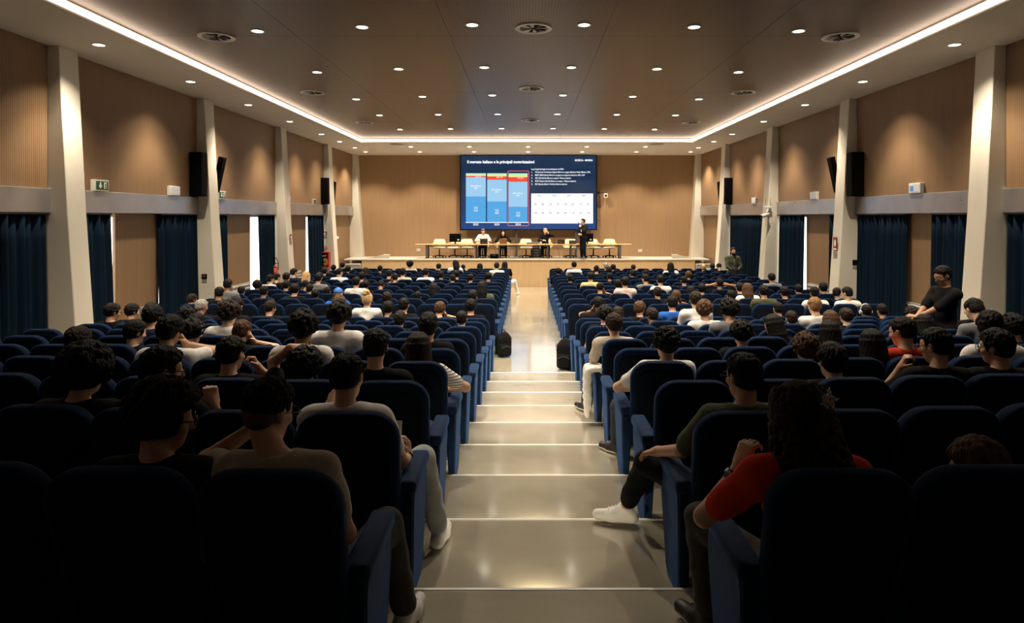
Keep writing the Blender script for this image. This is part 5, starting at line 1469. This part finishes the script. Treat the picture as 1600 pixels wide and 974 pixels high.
# bearded man by the right wall
P = stand_pose(h=1.60, pitch=4, arms={'L': {'wrist': (-0.05, 0.20, 1.00), 'pole': (-0.9, -0.4, 0), 'hand': (0.85, 0.2, -0.3), 'back': (-0.2, 0.9, 0.2), 'curl': 0.6},
    'R': {'wrist': (0.05, 0.22, 0.98), 'pole': (0.9, -0.4, 0), 'hand': (-0.85, 0.2, -0.3), 'back': (0.2, 0.9, 0.2), 'curl': 0.6}})
yb = 1.05 * 23.05
brd = figure((7.42, yb, zflat(yb)), 'standing bearded man in olive jacket by the right wall', P, 's', 'd', sk='skin_1', sh='cloth_o', tr='denim_dark', sleeve=1.88, res=0.011, seed=45, hem=0.80, cut=0.97, scale=1.12)
brd.rotation_euler = (0, 0, PI + 0.15)
bd = Vol((-0.1, -0.05, -0.2), (0.1, 0.16, 0.06), 0.008)
bd.ell((0, 0.046, -0.080), (0.056, 0.056, 0.050), k=0.02); bd.ell((0, 0.03, -0.045), (0.069, 0.05, 0.05), k=0.02); bd.box((0, 0.09, -0.012), (0.08, 0.06, 0.036), None, 0.01, k=0.01, sub=True); bd.ell((0, 0.098, -0.056), (0.02, 0.02, 0.010), k=0.004, sub=True)
child('beard', bd.mesh('beard'), 'hair_k', brd, head4(P))
fr2 = Vol((-0.12, 0.0, 0.85), (0.12, 0.25, 1.55), 0.009)
fr2.ell((0, 0.025, 1.23), (0.055, 0.108, 0.19), k=0.0); fr2.ell((0, 0.03, 1.0), (0.055, 0.10, 0.14), k=0.03)
child('shirt_front', fr2.mesh('shirt_front'), 'cloth_g', brd, None, 'grey shirt under the open jacket')
# person walking along the right wall with a bottle
P = stand_pose(h=1.60, pitch=24, stride=0.16, arms={'R': {'wrist': (0.02, 0.40, 1.04), 'pole': (0.6, -0.6, -0.5), 'hand': (-0.3, 0.85, 0.2), 'back': (0.2, 0.3, 0.9), 'curl': 0.9},
    'L': {'wrist': (-0.02, 0.42, 1.06), 'pole': (-0.6, -0.6, -0.5), 'hand': (0.3, 0.85, 0.2), 'back': (-0.2, 0.3, 0.9), 'curl': 0.9}})
dw = 9.08; yw = 1.05 * dw
wk = figure((5.93, yw, ztier(6)), 'person in black standing side-on among the right seats, looking down', P, 's', 'k', sk='skin_2', sh='cloth_k', tr='cloth_k', sleeve=0.9, res=0.0095, seed=46, glasses=True, hem=0.86, cut=0.97, scale=1.09)
wk.rotation_euler = (0, 0, PI / 2 + 0.1)
bt = NB()
pr = ((0.0, 0.0), (0.030, 0.002), (0.032, 0.02), (0.032, 0.13), (0.026, 0.165), (0.013, 0.19), (0.013, 0.215), (0.0, 0.216))
for (r0, z0), (r1, z1) in zip(pr[:-1], pr[1:]): cyl(bt, (0, 0, z0), (0, 0, z1), max(r0, 1e-4), max(r1, 1e-4), 14)
btl = empty('water_bottle', (wk.location[0] - 0.50, wk.location[1] - 0.04, wk.location[2] + 0.93))
bg = mat('bottle_plastic', (0.5, 0.62, 0.7), 0.1); nodes(bg)[2].inputs['Transmission Weight'].default_value = 0.7
obj('body', bt, 'bottle_plastic', btl, True); obj('cap', cyl(NB(), (0, 0, 0.205), (0, 0, 0.232), 0.016, n=14), 'sign_blue', btl); obj('label', ring(NB(), 0.0322, 0.0330, 0.05, 0.11, 18), 'white_plastic', btl)
tag(btl, 'small clear water bottle held by the standing person in black on the right', 'bottle')
# ------------------------------------------------------------ bags and papers
def backpack(loc, rz, label, s=1.0):
    b = empty('backpack', loc, rz)
    v = Vol((-0.25, -0.2, -0.02), (0.25, 0.25, 0.62), 0.011)
    v.box((0, 0, 0.22 * s), (0.15 * s, 0.09 * s, 0.21 * s), None, 0.06, k=0.03); v.ell((0, 0, 0.40 * s), (0.125 * s, 0.08 * s, 0.12 * s), k=0.05)
    v.box((0, -0.09 * s, 0.15 * s), (0.11 * s, 0.04 * s, 0.11 * s), None, 0.03, k=0.02)
    v.below(0.0)
    me = v.mesh('body'); me.materials.append(M['cloth_k']); link(bpy.data.objects.new('body', me), b)
    for sd in (-1, 1):
        obj('strap', tube(NB(), [(sd * 0.08, 0.08, 0.46 * s), (sd * 0.11, 0.15, 0.36 * s), (sd * 0.12, 0.16, 0.20 * s), (sd * 0.13, 0.10, 0.05 * s)], 0.014, 6), 'black', b)
    obj('handle', tube(NB(), [(-0.04, 0.03, 0.50 * s), (-0.03, 0.03, 0.545 * s), (0.03, 0.03, 0.545 * s), (0.04, 0.03, 0.50 * s)], 0.009, 6), 'black', b)
    obj('zip', tube(NB(), [(-0.11 * s, -0.13 * s, 0.2 * s), (0, -0.135 * s, 0.24 * s), (0.11 * s, -0.13 * s, 0.2 * s)], 0.005, 5), 'dark_grey', b)
    tag(b, label, 'bag'); return b
yb_ = 13.95
backpack((-0.47, yb_, zflat(yb_)), 0.4, 'black backpack standing on the aisle floor by the left seats')
backpack((0.74, 12.75, zflat(12.75)), -0.3, 'black bag leaning against the aisle end of the right seats', 1.12)
y_, z_ = row_base(2)
ns_ = obj('paper_sheet', rbox(-0.055, 0.055, -0.004, 0.0, 0, 0.15, 0.001, 1), 'paper'); ns_.location = (-0.885, y_ + 0.045, z_ + 0.735); ns_.rotation_euler = (-0.29, 0, 0)
tag(ns_, 'small pale sheet stuck to the back of an aisle chair in the left block', 'paper')
y_, z_ = row_base(3)
p2 = obj('paper_sheet', rbox(-0.10, 0.10, -0.003, 0.0, 0, 0.28, 0.001, 1), 'paper'); p2.location = (seat_x('R', 4) + 0.02, y_ + 0.62, z_ + 0.70); p2.rotation_euler = (-0.7, 0, 0.3)
tag(p2, 'white sheet held up between two chairs in the right block', 'paper')
# a phone held up at the right block
y_, z_ = row_base(9)
ph = obj('phone', rbox(-0.037, 0.037, -0.004, 0.004, 0, 0.15, 0.003, 1), 'black_gloss'); ph.location = (seat_x('R', 0) - 0.02, y_ + 0.53, z_ + 1.12)
tag(ph, 'phone held up by a black-haired person near the aisle, right block', 'phone')
# ------------------------------------------------------------ line-array loudspeakers on the pillars
def speaker(loc, rz, tilt, label, h=1.05, w=0.30, d=0.30, arm=0.14):
    s = empty('loudspeaker', loc, rz)
    bm = rbox(-w / 2, w / 2, -d, 0, 0, h, 0.012, 2); bmesh.ops.rotate(bm, cent=(0, 0, 0), matrix=Matrix.Rotation(tilt, 3, 'X'), verts=bm.verts[:])
    cb = obj('cabinet', bm, 'black', s)
    g = rbox(-w / 2 + 0.015, w / 2 - 0.015, -d - 0.012, -d, 0.02, h - 0.02, 0.004, 1); bmesh.ops.rotate(g, cent=(0, 0, 0), matrix=Matrix.Rotation(tilt, 3, 'X'), verts=g.verts[:])
    obj('grille_cloth', g, 'dark_grey' if False else 'black', s)
    b = NB(); box(b, -0.05, 0.05, -0.02, arm, h * 0.3, h * 0.3 + 0.06); box(b, -0.05, 0.05, -0.06, arm, h * 0.75, h * 0.75 + 0.06)
    obj('bracket', b, 'dark_grey', s)
    return tag(s, label, 'speaker', 'pillar loudspeakers')
# columns at 16.54 and 26.85: one speaker on the side facing the camera, one tilted on the far side
for sd, nm in ((-1, 'left'), (1, 'right')):
    speaker((sd * 7.955, 16.54 - 0.13, EYE + 0.50), 0.0, 0.0, 'tall black loudspeaker on the second %s pillar, facing the camera' % nm, 1.06, 0.30, 0.28, 0.12)
    speaker((sd * 7.97, 26.85 - 0.13, EYE + 0.50), 0.0, 0.04, 'tall black loudspeaker on the fourth %s pillar, facing the camera' % nm, 1.05, 0.28, 0.22, 0.12)
    speaker((sd * 8.02, 17.18, EYE + 0.64), -sd * PI / 2, 0.21, 'slim black loudspeaker tilted on the far side of the second %s pillar' % nm, 0.92, 0.24, 0.11, 0.03)
    speaker((sd * 8.02, 27.50, EYE + 0.50), -sd * PI / 2, 0.08, 'slim black loudspeaker on the far side of the fourth %s pillar' % nm, 0.95, 0.24, 0.12, 0.03)
# ------------------------------------------------------------ emergency signs and small fittings on the side walls
def wsign(side, y, z, label, panel='sign_green', w=0.42, h=0.22, d=0.09, run=True, x=None):
    x = side * (XW if x is None else x)
    s = empty('emergency_sign', (x, y, z), PI / 2 if side < 0 else -PI / 2)      # local -y faces the room
    obj('case', rbox(-w / 2, w / 2, -d, 0, 0, h, 0.012, 2), 'white_plastic', s)
    f = obj('pictogram_panel', bxo(-w / 2 + 0.03, w / 2 - 0.03, -d - 0.003, -d + 0.002, 0.03, h - 0.03), panel, s)
    if run:
        a = NB()
        prism(a, [(-0.11, 0.115), (-0.055, 0.05), (0.0, 0.115), (-0.035, 0.115), (-0.035, 0.17), (-0.075, 0.17), (-0.075, 0.115)], 1, -d - 0.006, -d - 0.003)
        obj('arrow', a, 'white_strip', f)
        b = NB(); box(b, 0.05, 0.13, -d - 0.006, -d - 0.003, 0.05, 0.175); obj('door_symbol', b, 'white_strip', f)
        c = NB(); prism(c, [(0.065, 0.055), (0.085, 0.10), (0.08, 0.14), (0.10, 0.16), (0.115, 0.13), (0.10, 0.10), (0.12, 0.055), (0.10, 0.055), (0.09, 0.085), (0.08, 0.055)], 1, -d - 0.009, -d - 0.006); obj('runner_symbol', c, panel, f)
    return tag(s, label, 'sign')
def ypx(x, lat): return 1.05 * lat * 1000 / abs(x - 823)
mat('sign_pale', (0.55, 0.58, 0.66), 0.4)
wsign(-1, ypx(158, 8.05), BEAM1 + 0.0, 'green emergency exit sign with arrow, nearest one on the left wall')
wsign(-1, ypx(273, 8.05), BEAM1 + 0.0, 'white emergency lamp box near the second left pillar', 'sign_pale', run=False)
wsign(-1, ypx(346.5, 8.05), BEAM1 - 0.02, 'green emergency exit sign just past the second left pillar')
wsign(-1, ypx(451, 8.05), BEAM1, 'small green exit sign just past the third left pillar', w=0.3)
wsign(-1, ypx(491, 8.05), BEAM1 - 0.02, 'small white emergency lamp box near the fourth left pillar', 'dark_grey', w=0.3, run=False)
es = wsign(1, ypx(1430, 8.05), BEAM1, 'white emergency lamp box with a blue sticker, nearest one on the right wall', 'sign_pale', run=False)
obj('sticker', bxo(-0.15, -0.03, -0.096, -0.092, 0.06, 0.16), 'sign_blue', es)
wsign(1, ypx(1271, 8.05), BEAM1, 'white emergency lamp box between the second and third right pillars', 'sign_pale', run=False)
wsign(1, ypx(1178, 8.05), BEAM1 - 0.02, 'white emergency lamp box left of the small white camera on the right wall', 'sign_pale', w=0.4, run=False)
# small wall fittings on the pillars
def colx(z): return float(np.interp(z, [-0.4, 1.0, 3.0, 5.8], [7.56, 7.655, 7.79, 7.94]))
def thermostat(side, xpx, ypx_, d, label):
    t = empty('thermostat', ((xpx - 823) * d / 1000, d * 1.05, EYE - (ypx_ - 339) * d / 1000))
    obj('body', rbox(-0.065, 0.065, -0.02, 0, -0.05, 0.075, 0.006, 1), 'black', t); obj('dial_plate', bxo(-0.04, 0.04, -0.023, -0.019, 0.0, 0.05), 'sign_red' if side < 0 else 'black_gloss', t)
    obj('lower_plate', bxo(-0.055, 0.055, -0.012, 0, -0.13, -0.055), 'mid_grey', t)
    tag(t, label, 'thermostat')
thermostat(-1, 319.5, 433, 15.75, 'small dark wall control on the second left pillar')
thermostat(1, 1336, 411, 15.75, 'small black wall control on the second right pillar')
def fire_sign(x, y, z, rz, w, h, label):
    s = empty('fire_sign', (x, y, z), rz)
    obj('plate', bxo(-w / 2, w / 2, -0.01, 0, 0, h), 'sign_red', s)
    k = min(w, h)
    obj('flame_symbol', prism(NB(), [(-k * .28, h * .5), (-k * .1, h * .82), (0, h * .66), (k * .14, h * .86), (k * .28, h * .52), (k * .12, h * .3), (-k * .14, h * .3)], 1, -0.014, -0.01), 'white_strip', s)
    obj('caption_strip', bxo(-w * .4, w * .4, -0.014, -0.01, h * .06, h * .18), 'white_strip', s)
    obj('lower_plate', bxo(-w / 2, w / 2, -0.008, 0, -h * 0.55, -h * 0.08), 'mid_grey', s)
    tag(s, label, 'sign')
d4 = 25.57
fire_sign((507.5 - 823) * d4 / 1000, 26.85, EYE - (369 - 339) * d4 / 1000, 0, 0.17, 0.18, 'dark red fire sign above the red hose cabinet')
fire_sign(colx(2.1) - 0.012, 16.80, EYE - (392 - 339) * 16.0 / 1000, -PI / 2, 0.20, 0.34, 'dark red fire sign on the inner face of the second right pillar')
fire_sign(-colx(2.15) + 0.012, 21.98, EYE - (377 - 339) * 20.8 / 1000, PI / 2, 0.18, 0.22, 'dark red fire sign on the inner face of the third left pillar')
al = empty('alarm_button', ((508.5 - 823) * d4 / 1000, 26.85, EYE - (387.5 - 339) * d4 / 1000))
obj('box', rbox(-0.06, 0.06, -0.05, 0, -0.06, 0.06, 0.008, 1), 'sign_red', al); obj('glass', bxo(-0.04, 0.04, -0.053, -0.05, -0.035, 0.035), 'white_plastic', al)
tag(al, 'small red alarm button above the fire hose cabinet', 'alarm')
hcx = (508.5 - 823) * d4 / 1000; hz = EYE - (418 - 339) * d4 / 1000
hc = empty('hose_cabinet', (hcx, 26.85, hz))
fb = NB(); W2, H2, D2 = 0.20, 0.62, 0.22
for a in ((-W2, W2, -D2, 0, 0, 0.035), (-W2, W2, -D2, 0, H2 - 0.035, H2), (-W2, -W2 + 0.035, -D2, 0, 0.035, H2 - 0.035), (W2 - 0.035, W2, -D2, 0, 0.035, H2 - 0.035), (-W2, W2, -0.02, 0, 0, H2)): box(fb, *a)
obj('frame', fb, 'red_paint', hc)
hz_ = NB()
for k in range(5):
    r_ = 0.05 + 0.022 * k; pts = [(0.0 + r_ * math.cos(a), -0.10, 0.22 + r_ * math.sin(a)) for a in [2 * PI * i / 16 for i in range(17)]]; tube(hz_, pts, 0.012, 6)
obj('hose', hz_, 'hose_yellow', hc); obj('valve', cyl(NB(), (-0.08, -0.12, 0.46), (0.08, -0.12, 0.48), 0.035, n=10), 'white_plastic', hc)
tag(hc, 'red fire hose cabinet with coiled yellow hose on the fourth left pillar', 'cabinet')
d3 = 20.62
fe = empty('fire_extinguisher', ((430.5 - 823) * d3 / 1000, 21.58, EYE - (439 - 339) * d3 / 1000))
obj('cylinder', cyl(cyl(NB(), (0, 0, 0), (0, 0, 0.42), 0.085, n=16), (0, 0, 0.42), (0, 0, 0.50), 0.085, 0.03, 16), 'red_paint', fe, True)
obj('valve', cyl(NB(), (0, 0, 0.50), (0, 0, 0.57), 0.022, n=10), 'chrome', fe); obj('handle', bxo(-0.02, 0.10, -0.012, 0.012, 0.56, 0.58), 'black', fe)
obj('hose', tube(NB(), [(0.02, 0, 0.54), (-0.02, -0.02, 0.74), (0.06, -0.04, 0.74), (0.13, -0.05, 0.60), (0.13, -0.05, 0.35)], 0.013, 6), 'black', fe)
tag(fe, 'red fire extinguisher with black hose on the third left pillar', 'extinguisher')
# cameras on the third right pillar
cx_ = 8.07; cc = empty('security_camera', ((1199 - 823) * 20.5 / 1000, 21.62, EYE + (339 - 330) * 20.5 / 1000))
obj('mount', tube(NB(), [(0.12, 0.08, 0.10), (0.05, -0.02, 0.08), (0.0, -0.06, -0.05)], 0.025, 8), 'white_plastic', cc)
obj('housing', cyl(NB(), (0.06, -0.02, -0.10), (-0.22, -0.16, -0.17), 0.06, 0.065, 14), 'white_plastic', cc, True); obj('lens', cyl(NB(), (-0.22, -0.16, -0.17), (-0.235, -0.168, -0.174), 0.05, n=14), 'black_gloss', cc)
tag(cc, 'white security camera bracketed to the third right pillar', 'camera')
an = empty('antenna', ((1201 - 823) * 20.5 / 1000, 21.62, EYE + 0.18 + 0.12))
obj('base', rbox(-0.12, 0.12, -0.05, 0.02, -0.02, 0.05, 0.01, 1), 'white_plastic', an)
for q in (-0.08, 0.08): obj('rod', cyl(NB(), (q, -0.02, 0.05), (q, -0.02, 0.30), 0.012, n=8), 'grey_metal', an)
tag(an, 'small white wireless receiver with two rods above the security camera', 'antenna')
# plates above the stage steps
pl = obj('door_plate', rbox(-0.012, 0.0, -0.22, 0.22, -0.05, 0.05, 0.003, 1), 'white_strip', loc=(-8.23, 29.2, EYE - 0.9)); tag(pl, 'small white strip plate on the wooden panel by the left stage steps', 'plate')
